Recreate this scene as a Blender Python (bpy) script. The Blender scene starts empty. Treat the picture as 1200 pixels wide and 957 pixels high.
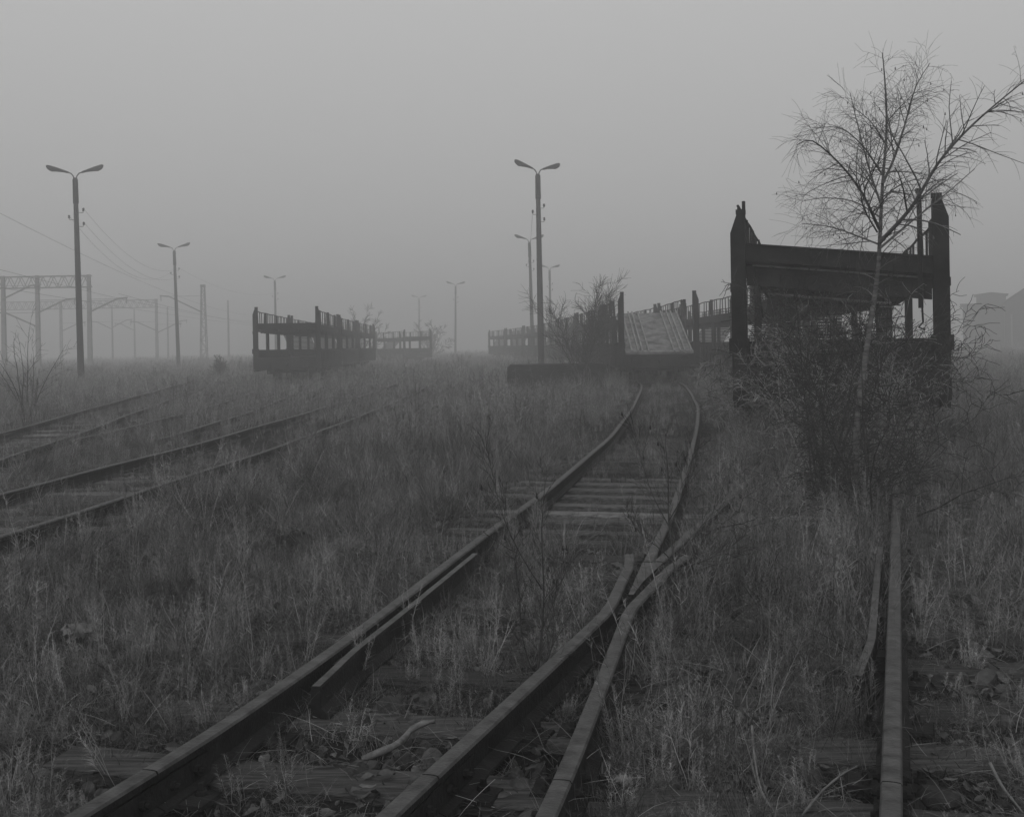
import bpy, math, random
import numpy as np
from mathutils import Vector, Matrix

scene = bpy.context.scene
C = scene.collection
R = math.radians

# ---------------------------------------------------------------- camera, sky, sun, exposure
FPX, CX, HY, EYE = 1287.0, 600.0, 405.0, 1.47       # focal length in photo pixels, principal point, eye height above rail top
ROLL = R(1.0)
cam_d = bpy.data.cameras.new("camera")
cam = bpy.data.objects.new("camera", cam_d)
C.objects.link(cam)
scene.camera = cam
cam_d.sensor_width = 36.0
cam_d.lens = 36.0 * FPX / 1200.0
cam_d.shift_y = -(478.5 - HY) / 1200.0
cam_d.clip_start = 0.05
cam_d.clip_end = 3000.0
cam.matrix_world = Matrix.Translation((0, 0, EYE)) @ Matrix.Rotation(R(90), 4, 'X') @ Matrix.Rotation(-ROLL, 4, 'Z')

world = bpy.data.worlds.new("World")
scene.world = world
world.use_nodes = True
wn, wl = world.node_tree.nodes, world.node_tree.links
wn.clear()
wout = wn.new('ShaderNodeOutputWorld')
wbg = wn.new('ShaderNodeBackground')
sky = wn.new('ShaderNodeTexSky')
sky.sky_type = 'NISHITA'
sky.sun_disc = False
SUN_EL, SUN_AZ = R(32), R(200)
sky.sun_elevation = SUN_EL
sky.sun_rotation = SUN_AZ
sky.dust_density = 6.0
bw = wn.new('ShaderNodeRGBToBW')
wl.new(sky.outputs[0], bw.inputs[0])
tc = wn.new('ShaderNodeTexCoord')
sx = wn.new('ShaderNodeSeparateXYZ')
wl.new(tc.outputs['Generated'], sx.inputs[0])
mr = wn.new('ShaderNodeMapRange')                   # an overcast sky is brighter overhead than at the horizon
mr.inputs['From Min'].default_value = -0.02
mr.inputs['From Max'].default_value = 1.0
mr.inputs['To Min'].default_value = 4.1
mr.inputs['To Max'].default_value = 9.0
wl.new(sx.outputs['Z'], mr.inputs['Value'])
mx = wn.new('ShaderNodeMix')
mx.data_type = 'FLOAT'
mx.inputs[0].default_value = 0.9
wl.new(bw.outputs[0], mx.inputs[2])
wl.new(mr.outputs[0], mx.inputs[3])
wl.new(mx.outputs[0], wbg.inputs['Color'])
wbg.inputs['Strength'].default_value = 0.10
wl.new(wbg.outputs[0], wout.inputs[0])

sun_d = bpy.data.lights.new("sun", 'SUN')
sun_d.energy = 0.5
sun_d.angle = R(70)
sun_d.color = (1, 1, 1)
sun = bpy.data.objects.new("sun", sun_d)
C.objects.link(sun)
sun.rotation_euler = (R(90) - SUN_EL, 0, R(180) - SUN_AZ)
sun.location = (0, 0, 40)

scene.view_settings.view_transform = 'Standard'
scene.view_settings.look = 'None'
scene.view_settings.gamma = 1.0
scene.view_settings.use_curve_mapping = False
scene.view_settings.exposure = 0.0
cy = scene.cycles
cy.use_denoising = True
cy.max_bounces = 5
cy.diffuse_bounces = 2
cy.glossy_bounces = 1
cy.transmission_bounces = 1
cy.transparent_max_bounces = 4
cy.volume_bounces = 3
cy.caustics_reflective = False
cy.caustics_refractive = False
cy.sample_clamp_indirect = 4.0
HAZE_DENSITY = 0.0074

# ---------------------------------------------------------------- helpers
rng = np.random.default_rng(7)
def unroll(px, py):
    dx, dy = px - CX, py - HY
    c, s = math.cos(ROLL), math.sin(ROLL)
    return dx * c - dy * s, dx * s + dy * c
def at(px, py, Y):
    """world point seen at photo pixel (px, py) at distance Y"""
    u, v = unroll(px, py)
    return Vector((u / FPX * Y, Y, EYE - v / FPX * Y))
def ground_at(px, py, z=0.0):
    u, v = unroll(px, py)
    Y = (EYE - z) * FPX / v
    return Vector((u / FPX * Y, Y, z))

def vnoise(x, y, seed=0):
    xi, yi = np.floor(x).astype(np.int64), np.floor(y).astype(np.int64)
    fx, fy = x - xi, y - yi
    fx, fy = fx * fx * (3 - 2 * fx), fy * fy * (3 - 2 * fy)
    def h(a, b):
        n = (a * 374761393 + b * 668265263 + seed * 1442695041) & 0x7fffffff
        n = (n ^ (n >> 13)) * 1274126177 & 0x7fffffff
        n = n ^ (n >> 16)
        return (n & 0xffff) / 65535.0
    a, b, c, d = h(xi, yi), h(xi + 1, yi), h(xi, yi + 1), h(xi + 1, yi + 1)
    return (a * (1 - fx) + b * fx) * (1 - fy) + (c * (1 - fx) + d * fx) * fy
def fnoise(x, y, seed=0, octs=3):
    t, a, n = 0, 1.0, 0
    for o in range(octs):
        t = t + a * vnoise(x * 2 ** o, y * 2 ** o, seed + o * 17)
        n += a
        a *= 0.5
    return t / n

class MB:
    def __init__(s):
        s.v, s.f = [], []
    def add(s, verts, faces):
        n = len(s.v)
        s.v.extend([tuple(p) for p in verts])
        s.f.extend([tuple(i + n for i in f) for f in faces])
        return s
    def box(s, x0, x1, y0, y1, z0, z1):
        return s.add([(x0, y0, z0), (x1, y0, z0), (x1, y1, z0), (x0, y1, z0), (x0, y0, z1), (x1, y0, z1), (x1, y1, z1), (x0, y1, z1)],
                     [(0, 3, 2, 1), (4, 5, 6, 7), (0, 1, 5, 4), (1, 2, 6, 5), (2, 3, 7, 6), (3, 0, 4, 7)])
    def hexa(s, pts):      # bottom four, top four
        return s.add(pts, [(0, 3, 2, 1), (4, 5, 6, 7), (0, 1, 5, 4), (1, 2, 6, 5), (2, 3, 7, 6), (3, 0, 4, 7)])
    def prism(s, poly, axis_from, axis_to):   # polygon of 3D points swept by a vector
        d = Vector(axis_to) - Vector(axis_from)
        n = len(poly)
        a = [Vector(p) for p in poly]
        return s.add(a + [p + d for p in a], [tuple(range(n))[::-1], tuple(range(n, 2 * n))] + [(i, (i + 1) % n, (i + 1) % n + n, i + n) for i in range(n)])
    def tube(s, pts, radii, sides=6, cap=True):
        pts = [Vector(p) for p in pts]
        if not hasattr(radii, '__len__'):
            radii = [radii] * len(pts)
        rings = []
        ref = None
        for i, p in enumerate(pts):
            t = (pts[min(i + 1, len(pts) - 1)] - pts[max(i - 1, 0)])
            if t.length < 1e-9: t = Vector((0, 0, 1))
            t.normalize()
            if ref is None:
                ref = Vector((1, 0, 0)) if abs(t.x) < 0.8 else Vector((0, 1, 0))
            n = (ref - t * ref.dot(t))
            if n.length < 1e-6: n = t.orthogonal()
            n.normalize(); ref = n
            b = t.cross(n)
            rings.append([p + (n * math.cos(2 * math.pi * k / sides) + b * math.sin(2 * math.pi * k / sides)) * radii[i] for k in range(sides)])
        f = []
        for i in range(len(pts) - 1):
            for k in range(sides):
                k2 = (k + 1) % sides
                f.append((i * sides + k, i * sides + k2, (i + 1) * sides + k2, (i + 1) * sides + k))
        if cap:
            f.append(tuple(range(sides))[::-1])
            f.append(tuple(range((len(pts) - 1) * sides, len(pts) * sides)))
        return s.add([q for r in rings for q in r], f)
    def bar(s, a, b, w, h):   # rectangular bar between two points, width w sideways, height h up
        a, b = Vector(a), Vector(b)
        t = (b - a).normalized()
        up = Vector((0, 0, 1)) if abs(t.z) < 0.95 else Vector((0, 1, 0))
        side = t.cross(up).normalized() * (w / 2)
        u = side.cross(t).normalized() * (h / 2)
        return s.hexa([a - side - u, a + side - u, b + side - u, b - side - u, a - side + u, a + side + u, b + side + u, b - side + u])
    def build(s, name, mat, parent=None, loc=None, smooth=False, bevel=0):
        me = bpy.data.meshes.new(name)
        v = s.v
        if loc is not None:
            l = Vector(loc)
            v = [(p[0] - l.x, p[1] - l.y, p[2] - l.z) for p in s.v]
        me.from_pydata(v, [], s.f)
        me.validate()
        me.materials.append(mat)
        if smooth:
            me.polygons.foreach_set('use_smooth', [True] * len(me.polygons))
        me.update()
        o = bpy.data.objects.new(name, me)
        C.objects.link(o)
        if loc is not None: o.location = loc
        if parent is not None: o.parent = parent
        if bevel:
            m = o.modifiers.new('bevel', 'BEVEL'); m.width = bevel; m.segments = 2; m.limit_method = 'ANGLE'
        return o

def tag(o, label=None, cat=None, group=None, kind=None):
    if label: o['label'] = label
    if cat: o['category'] = cat
    if group: o['group'] = group
    if kind: o['kind'] = kind
    return o
def empty(name, loc, rz=0.0, **k):
    o = bpy.data.objects.new(name, None)
    o.empty_display_size = 0.2
    C.objects.link(o)
    o.location = loc
    o.rotation_euler = (0, 0, rz)
    tag(o, **k)
    return o
def copy_tree(o, parent=None):
    c = o.copy()
    C.objects.link(c)
    if parent is not None: c.parent = parent
    for ch in list(o.children): copy_tree(ch, c)
    return c

# ---------------------------------------------------------------- materials (a black and white world: all colours are greys)
def mat(name, lo, hi, scale=4.0, rough=0.9, detail=6.0, bump=0.0, bump_scale=None, spec=0.04, stretch=None, metallic=0.0, island=0.0, inst=0.0, patch=0.0):
    m = bpy.data.materials.new(name)
    m.use_nodes = True
    n, l = m.node_tree.nodes, m.node_tree.links
    b = n['Principled BSDF']
    b.inputs['Roughness'].default_value = rough
    b.inputs['Specular IOR Level'].default_value = spec
    b.inputs['Metallic'].default_value = metallic
    t = n.new('ShaderNodeTexCoord')
    vec = t.outputs['Object']
    if stretch:
        mp = n.new('ShaderNodeMapping'); mp.inputs['Scale'].default_value = stretch
        l.new(vec, mp.inputs['Vector']); vec = mp.outputs['Vector']
    nz = n.new('ShaderNodeTexNoise')
    nz.inputs['Scale'].default_value = scale
    nz.inputs['Detail'].default_value = detail
    nz.inputs['Roughness'].default_value = 0.65
    l.new(vec, nz.inputs['Vector'])
    mp2 = n.new('ShaderNodeMapRange')
    mp2.inputs['From Min'].default_value = 0.3; mp2.inputs['From Max'].default_value = 0.7
    mp2.inputs['To Min'].default_value = lo; mp2.inputs['To Max'].default_value = hi
    l.new(nz.outputs['Fac'], mp2.inputs['Value'])
    val = mp2.outputs['Result']
    def var(sock, amount, val):
        k = n.new('ShaderNodeMapRange')
        k.inputs['To Min'].default_value = 1 - amount; k.inputs['To Max'].default_value = 1 + amount
        l.new(sock, k.inputs['Value'])
        mm = n.new('ShaderNodeMath'); mm.operation = 'MULTIPLY'
        l.new(val, mm.inputs[0]); l.new(k.outputs['Result'], mm.inputs[1])
        return mm.outputs[0]
    if island:
        g = n.new('ShaderNodeNewGeometry'); val = var(g.outputs['Random Per Island'], island, val)
    if inst:
        oi = n.new('ShaderNodeObjectInfo'); val = var(oi.outputs['Random'], inst, val)
    if patch:
        g2 = n.new('ShaderNodeNewGeometry')
        pn = n.new('ShaderNodeTexNoise'); pn.inputs['Scale'].default_value = 1.1; pn.inputs['Detail'].default_value = 5
        l.new(g2.outputs['Position'], pn.inputs['Vector'])
        pk = n.new('ShaderNodeMapRange'); pk.inputs['From Min'].default_value = .32; pk.inputs['From Max'].default_value = .68
        pk.inputs['To Min'].default_value = 1 - patch; pk.inputs['To Max'].default_value = 1 + patch
        l.new(pn.outputs['Fac'], pk.inputs['Value'])
        mm = n.new('ShaderNodeMath'); mm.operation = 'MULTIPLY'
        l.new(val, mm.inputs[0]); l.new(pk.outputs['Result'], mm.inputs[1]); val = mm.outputs[0]
    l.new(val, b.inputs['Base Color'])
    if bump:
        nb = n.new('ShaderNodeTexNoise'); nb.inputs['Scale'].default_value = bump_scale or scale * 3; nb.inputs['Detail'].default_value = 8
        l.new(vec, nb.inputs['Vector'])
        bp = n.new('ShaderNodeBump'); bp.inputs['Strength'].default_value = bump; bp.inputs['Distance'].default_value = 0.02
        l.new(nb.outputs['Fac'], bp.inputs['Height']); l.new(bp.outputs['Normal'], b.inputs['Normal'])
    return m

M_soil = mat('soil', 0.004, 0.018, 1.3, bump=0.9, bump_scale=22)
M_rail = mat('rusty_rail_steel', 0.007, 0.024, 6.0, rough=0.8, bump=0.35, bump_scale=60, spec=0.06)
M_head = mat('worn_rail_head', 0.016, 0.085, 11.0, rough=0.6, bump=0.2, bump_scale=70, spec=0.2, detail=9)
M_sleeper = mat('weathered_sleeper_wood', 0.03, 0.20, 9.0, rough=0.95, bump=0.8, bump_scale=26, stretch=(0.4, 5, 5), inst=0.38)
M_sleeper2 = mat('dark_tarred_sleeper_wood', 0.015, 0.085, 9.0, rough=0.95, bump=0.8, bump_scale=26, stretch=(0.4, 5, 5), inst=0.3)
M_rust = mat('dark_rusted_steel', 0.003, 0.03, 2.6, rough=0.85, bump=0.3, bump_scale=14)
M_rust2 = mat('flaking_rusted_plate', 0.008, 0.045, 3.2, rough=0.85, bump=0.35, bump_scale=18)
M_strip = mat('pale_strip_and_slit_light', 0.10, 0.28, 3, rough=0.6)  # steel of the ramp tracks; also bright lines painted under the slanting deck
M_ramp = mat('bare_worn_steel_plate', 0.02, 0.22, 3.0, rough=0.6, bump=0.2, bump_scale=10)
M_concrete = mat('weathered_concrete', 0.008, 0.025, 1.5, rough=0.95, bump=0.2)
M_lamp = mat('grey_lamp_housing', 0.012, 0.03, 3, rough=0.6)
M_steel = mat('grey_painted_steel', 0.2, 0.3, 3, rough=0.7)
M_wire = mat('dark_wire', 0.03, 0.05, 3, rough=0.7)
M_bark = mat('dark_bark', 0.03, 0.09, 14, rough=0.95, bump=0.4, bump_scale=60)
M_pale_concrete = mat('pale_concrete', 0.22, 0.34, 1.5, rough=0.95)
M_birch = mat('pale_birch_bark', 0.03, 0.20, 9, rough=0.9, bump=0.3, bump_scale=40, stretch=(1, 1, 3))
M_btwig = mat('birch_twig', 0.07, 0.15, 9, rough=0.95, island=0.4)
M_twig = mat('grey_twig', 0.018, 0.06, 9, rough=0.95, island=0.3)
M_twig2 = mat('pale_dry_twig', 0.05, 0.28, 9, rough=0.95, island=0.7)
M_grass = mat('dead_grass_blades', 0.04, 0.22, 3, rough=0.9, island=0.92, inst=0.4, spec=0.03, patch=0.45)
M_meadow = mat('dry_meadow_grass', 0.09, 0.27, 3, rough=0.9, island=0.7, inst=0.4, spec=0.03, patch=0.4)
M_weed = mat('dry_weed_stalks', 0.09, 0.32, 3, rough=0.9, island=0.6, inst=0.45, spec=0.03, patch=0.3)
M_moss = mat('low_herb_leaves', 0.02, 0.08, 5, rough=0.9, island=0.5, inst=0.3, spec=0.03)
M_stone = mat('ballast_stone', 0.015, 0.08, 10, rough=0.95, bump=0.5, bump_scale=40, inst=0.5)
M_leaf = mat('brown_leaf_litter', 0.025, 0.14, 6, rough=0.9, island=0.5, inst=0.4)
M_straw = mat('fallen_straw', 0.09, 0.26, 6, rough=0.9, island=0.5, inst=0.4)
M_paper = mat('pale_dry_leaf', 0.12, 0.30, 12, rough=0.8, bump=0.3)
M_film = mat('grey_plastic_film', 0.05, 0.20, 8, rough=0.4, bump=0.3)
M_brick = mat('dark_shed_wall', 0.015, 0.04, 0.8, rough=0.95)
M_roof = mat('shed_roofing', 0.015, 0.03, 0.8, rough=0.9)

# ---------------------------------------------------------------- track paths (x, y) on the rail-top plane
def spline(pts, step=0.5):
    pts = [Vector(p) for p in pts]
    P = [pts[0] * 2 - pts[1]] + pts + [pts[-1] * 2 - pts[-2]]
    out = []
    for i in range(1, len(P) - 2):
        p0, p1, p2, p3 = P[i - 1], P[i], P[i + 1], P[i + 2]
        n = max(2, int((p2 - p1).length / step))
        for k in range(n):
            t = k / n
            out.append(0.5 * ((2 * p1) + (p2 - p0) * t + (2 * p0 - 5 * p1 + 4 * p2 - p3) * t * t + (3 * p1 - p0 - 3 * p2 + p3) * t ** 3))
    out.append(pts[-1])
    return out
def tangents(path):
    out = []
    for i in range(len(path)):
        out.append((path[min(i + 1, len(path) - 1)] - path[max(i - 1, 0)]).normalized())
    return out
def offset(path, d):   # d > 0: to the right of travel
    return [p + Vector((t.y, -t.x)) * d for p, t in zip(path, tangents(path))]
def cut(path, y0, y1):
    return [p for p in path if y0 <= p.y <= y1]
def x_on(path, y):
    for a, b in zip(path, path[1:]):
        if a.y <= y <= b.y and b.y > a.y:
            return a.x + (b.x - a.x) * (y - a.y) / (b.y - a.y)
    return path[0].x if y < path[0].y else path[-1].x
G = 1.5
rail_A = spline([(-2.20, 1.2), (-1.42, 3.48), (-1.0, 5.0), (-0.38, 7.9), (0.36, 11.36), (1.45, 17.0), (2.25, 22.0), (3.13, 28.0), (4.66, 40.0), (5.05, 50), (4.85, 60), (3.72, 85), (1.8, 107), (-1.9, 132), (-8.0, 165)], 0.25)
rail_C = spline([(-0.46, 1.2), (0.075, 3.42), (0.36, 4.77), (0.545, 5.69), (0.85, 7.2), (1.46, 10.05), (2.48, 15.3), (3.58, 21.3), (4.58, 27.6), (6.14, 40.0), (6.53, 50), (6.33, 60), (5.2, 85), (3.27, 107), (-0.45, 132), (-6.55, 165)], 0.25)
cl1 = offset(rail_A, G / 2)
DS = 0.352
D0 = Vector((1.165, 3.45))
rail_D = spline([(D0.x - DS * 2.25, 1.2), (D0.x - DS * 0.45, 3.0), (D0.x + DS * 6.5, 9.95), (5.46, 15.7), (6.70, 20), (8.72, 27.5), (10.25, 36), (10.7, 46), (10.5, 62), (9.6, 85), (7.8, 107), (4.3, 132)], 0.25)
rail_B = offset(rail_D, -G)
cl2 = offset(rail_D, -G / 2)
clE = spline([(-5.35, 6), (-4.95, 9), (-4.65, 12.5), (-4.3, 18), (-4.05, 27), (-3.95, 38), (-4.3, 52), (-5.6, 72)], 0.4)
clF = spline([(-6.6, 8), (-7.9, 15), (-8.75, 20), (-11.0, 32), (-13.2, 44), (-15.8, 57), (-19.5, 75)], 0.4)
clG = spline([(-6.75, 14), (-6.8, 20), (-7.2, 28), (-8.3, 38), (-10.2, 50), (-12.0, 75), (-12.8, 95), (-14.5, 120)], 0.4)

RAIL_PROFILE = [(-0.035, -0.012), (-0.029, -0.002), (-0.012, 0.0), (0.012, 0.0), (0.029, -0.002), (0.035, -0.012), (0.0345, -0.034), (0.010, -0.046),
                (0.008, -0.118), (0.060, -0.138), (0.0625, -0.150), (-0.0625, -0.150), (-0.060, -0.138), (-0.008, -0.118), (-0.010, -0.046), (-0.0345, -0.034)]
def sweep(mb, path, z=0.0, prof=RAIL_PROFILE, zs=None):
    n = len(prof)
    vs, fs = [], []
    for i, (p, t) in enumerate(zip(path, tangents(path))):
        s = Vector((t.y, -t.x))
        for a, b in prof:
            zz = z if zs is None else zs[i]
            vs.append((p.x + s.x * a, p.y + s.y * a, zz + b))
    for i in range(len(path) - 1):
        for k in range(n):
            k2 = (k + 1) % n
            fs.append((i * n + k, (i + 1) * n + k, (i + 1) * n + k2, i * n + k2))
    fs.append(tuple(range(n)))
    fs.append(tuple(range((len(path) - 1) * n, len(path) * n))[::-1])
    return mb.add(vs, fs)
def worn_top(o, top=-0.0125, up=0.4):
    o.data.materials.append(M_head)
    for p in o.data.polygons:
        if abs(p.normal.z) > up and max(o.data.vertices[i].co.z for i in p.vertices) > top - 0.04: p.material_index = 1
    return o
def rail_part(name, path, parent, z=0.0, prof=None):
    # a little lift and sag, as old unloaded rail has
    zs = [z + 0.006 * math.sin(p.y * 0.9 + p.x) * min(1, p.y / 6) for p in path]
    return worn_top(sweep(MB(), path, z, prof or RAIL_PROFILE, zs=zs).build(name, M_rail, parent))
def pieces(path, y0, y1, joints):
    ys = [y0] + [j for j in joints if y0 < j < y1] + [y1]
    for a, b in zip(ys, ys[1:]):
        def pt(y): return Vector((x_on(path, y), y))
        yield [pt(a + 0.004)] + cut(path, a + 0.05, b - 0.05) + [pt(b - 0.004)]
def fishplate(path, y, side, parent):
    p = Vector((x_on(path, y), y)); q = Vector((x_on(path, y + 0.1), y + 0.1))
    t = (q - p).normalized(); s = Vector((t.y, -t.x)) * side
    def w(a, b, z): return (p.x + t.x * a + s.x * b, p.y + t.y * a + s.y * b, z)
    mb = MB()
    mb.hexa([w(-.33, .0102, -.118), w(.33, .0102, -.118), w(.33, .034, -.122), w(-.33, .034, -.122), w(-.33, .0105, -.049), w(.33, .0105, -.049), w(.33, .030, -.043), w(-.33, .030, -.043)])
    o = mb.build('fishplate', M_rail, parent)
    for k in (-.24, -.09, .09, .24):
        b = MB()
        b.tube([w(k, .031, -.083), w(k, .049, -.083)], 0.019, 6)
        b.tube([w(k, .049, -.083), w(k, .066, -.083)], 0.011, 6)
        b.build('bolt', M_rail, o)

def sleeper(parent, cx, cy, ang, half, top=-0.152, m=None, w=0.125):
    mb = MB()
    n = 9
    d = Vector((math.cos(ang), math.sin(ang))); s = Vector((-d.y, d.x))
    rows = []
    for i in range(n + 1):
        t = -half + 2 * half * i / n
        j = rng.normal(0, 0.005, 6)
        c = Vector((cx, cy)) + d * t
        ring = []
        for (a, z, q) in ((-w, -0.15, 0), (w, -0.15, 1), (w, -0.012, 2), (w - .014, 0, 3), (-w + .014, 0, 4), (-w, -0.012, 5)):
            ring.append((c.x + s.x * (a + j[q]), c.y + s.y * (a + j[q]), top + z + (j[(q + 2) % 6] - 0.004 if z > -0.1 else 0)))
        rows.append(ring)
    vs = [p for r in rows for p in r]
    fs = [(i * 6 + k, i * 6 + (k + 1) % 6, (i + 1) * 6 + (k + 1) % 6, (i + 1) * 6 + k) for i in range(n) for k in range(6)]
    fs += [tuple(range(6))[::-1], tuple(range(n * 6, n * 6 + 6))]
    mb.add(vs, fs)
    return mb.build('sleeper', m or M_sleeper, parent, loc=(cx, cy, top))

# ---------------------------------------------------------------- the ground
def px_of(path): return np.array([p.x for p in path]), np.array([p.y for p in path])
def lateral(path, y):
    a, b = px_of(path); return np.interp(y, b, a)
def ground_z(x, y):
    x = np.asarray(x, float); y = np.asarray(y, float)
    z = -0.205 + 0.05 * (fnoise(x * 1.7, y * 1.7, 3) - 0.5)
    far = np.clip((np.hypot(x, y) - 12) / 25, 0, 1)
    z = z - 0.11 * ((y > 9.1) & (y < 13.2) & (x > lateral(rail_A, y) - .4) & (x < lateral(rail_D, y)))
    z = z + far * 0.22 * (fnoise(x * 0.12 + 5, y * 0.12, 9) - 0.45)
    return z
def axis(lim0, lim1, fine0, fine1, fs, grow):
    a = list(np.arange(fine0, fine1 + 1e-6, fs))
    s, v = fs, fine1
    while v < lim1:
        s *= grow; v = min(lim1, v + s); a.append(v)
    s, v = fs, fine0
    while v > lim0:
        s *= grow; v = max(lim0, v - s); a.insert(0, v)
    return np.array(a)
gx, gy = axis(-620, 620, -5, 5, 0.07, 1.06), axis(-40, 620, 2, 13, 0.07, 1.05)
GX, GY = np.meshgrid(gx, gy)
GZ = ground_z(GX, GY) + 0.018 * (fnoise(GX * 9, GY * 9, 31) - 0.5)
nx_, ny_ = len(gx), len(gy)
gm = bpy.data.meshes.new('ground')
idx = np.arange(nx_ * ny_).reshape(ny_, nx_)
quads = np.stack([idx[:-1, :-1], idx[:-1, 1:], idx[1:, 1:], idx[1:, :-1]], -1).reshape(-1, 4)
gm.from_pydata(np.stack([GX, GY, GZ], -1).reshape(-1, 3).tolist(), [], quads.tolist())
gm.materials.append(M_soil)
gm.polygons.foreach_set('use_smooth', [True] * len(gm.polygons))
go = bpy.data.objects.new('ground', gm)
C.objects.link(go)
tag(go, kind='structure')

# ---------------------------------------------------------------- the turnout in the foreground
turnout = empty('railway_turnout', (0, 0, 0), label='rusty turnout in the foreground whose two tracks part at a crossing', cat='railway turnout')
for i, p in enumerate(pieces(rail_A, 1.6, 42.0, (3.86, 13.9, 28.0))): rail_part('stock_rail', p, turnout)
for i, p in enumerate(pieces(rail_D, 1.6, 40.0, (3.66, 15.2, 28.5))): rail_part('stock_rail', p, turnout)
# the crossing: where rail B of the right track cuts rail C of the left track
yx = min(np.arange(4, 14, 0.01), key=lambda y: abs(x_on(rail_B, y) - x_on(rail_C, y)))
def pB(y): return Vector((x_on(rail_B, y), y))
def pC(y): return Vector((x_on(rail_C, y), y))
FL = 0.112                                  # spacing of wing rail from point rail
yt = min(np.arange(4, yx, 0.01), key=lambda y: abs(x_on(rail_C, y) - x_on(rail_B, y) - FL))   # the throat
nB = (pB(yt + .1) - pB(yt)).normalized(); nB = Vector((nB.y, -nB.x))
nC = (pC(yt + .1) - pC(yt)).normalized(); nC = Vector((nC.y, -nC.x))
def wing(near, far, joint, side):
    """the near rail runs up to the throat, bends and goes on beside the other track's point rail"""
    path = [Vector((x_on(near, y), y)) for y in np.arange(1.6, yt - 0.05, 0.2)]
    n = nC if far is rail_C else nB
    for k, y in enumerate(np.arange(yt + 0.08, yt + 1.5, 0.2)):
        p = Vector((x_on(far, y), y)) + n * side * FL
        if y > yt + 1.1: p += n * side * 0.03 * (y - yt - 1.1) / 0.3
        path.append(p)
    for a, b in ((0, joint - .004), (joint + .004, 99)):
        q = [p for p in path if a < p.y < b]
        e = joint - .004 if a == 0 else joint + .004
        q2 = Vector((x_on(near, e), e))
        q = q + [q2] if a == 0 else [q2] + q
        rail_part('wing_rail', q, turnout)
wing(rail_B, rail_C, 3.78, -1)
wing(rail_C, rail_B, 3.72, 1)
# point rails of the vee, and its solid nose
y1_ = yx + 0.50
for far in (rail_C, rail_B):
    path = [Vector((x_on(far, y), y)) for y in np.arange(y1_, 42.0, 0.25)]
    rail_part('point_rail', path, turnout)
nose = MB()
secs = []
for y in (yx - .38, yx - .1, yx + .2, y1_ + .004):
    k = 0.008 if y < yx - .3 else 0
    zt = -.014 if y < yx - .3 else .001
    xl, xr = pC(y).x - .0355 - k, pB(y).x + .0355 + k
    secs.append([(xl - .045, y, -.15), (xr + .045, y, -.15), (xr, y, -.05), (xr, y, zt), (xl, y, zt), (xl, y, -.05)])
nose.add([p for q in secs for p in q], [(i * 6 + k, i * 6 + (k + 1) % 6, (i + 1) * 6 + (k + 1) % 6, (i + 1) * 6 + k) for i in range(3) for k in range(6)] + [tuple(range(6))[::-1], tuple(range(18, 24))])
worn_top(nose.build('crossing_nose', M_rail, turnout))
# guard rails beside the stock rails
def guard(path, ya, yb, side):
    q = []
    for y in np.arange(ya, yb + 0.01, 0.15):
        p = Vector((x_on(path, y), y)); t = (Vector((x_on(path, y + .1), y + .1)) - p).normalized()
        e = max(0, 0.55 - (y - ya)) / 0.55
        q.append(p + Vector((t.y, -t.x)) * side * (0.104 + 0.045 * e))
    g = rail_part('guard_rail', q, turnout, z=-0.004, prof=[(-.019, -.004), (.019, -.004), (.023, -.014), (.023, -.10), (.06, -.135), (.06, -.15), (-.023, -.15), (-.023, -.014)])
    for y in np.arange(ya + 0.5, yb - 0.3, 0.75):
        p = Vector((x_on(path, y), y)); t = (Vector((x_on(path, y + .1), y + .1)) - p).normalized(); s = Vector((t.y, -t.x)) * side
        def w(a, b, z): return (p.x + t.x * a + s.x * b, p.y + t.y * a + s.y * b, z)
        MB().hexa([w(-.06, .011, -.12), w(.06, .011, -.12), w(.06, .079, -.12), w(-.06, .079, -.12), w(-.06, .037, -.05), w(.06, .037, -.05), w(.06, .079, -.05), w(-.06, .079, -.05)]).build('spacer_block', M_rail, g)
guard(rail_A, 4.86, 8.0, 1)
guard(rail_D, 4.8, 7.9, -1)
for pth, yj, sides in ((rail_A, 3.86, (1, -1)), (rail_D, 3.66, (1, -1)), (rail_B, 3.78, (1, -1)), (rail_C, 3.72, (1, -1))):
    for s in sides: fishplate(pth, yj, s, turnout)
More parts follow.
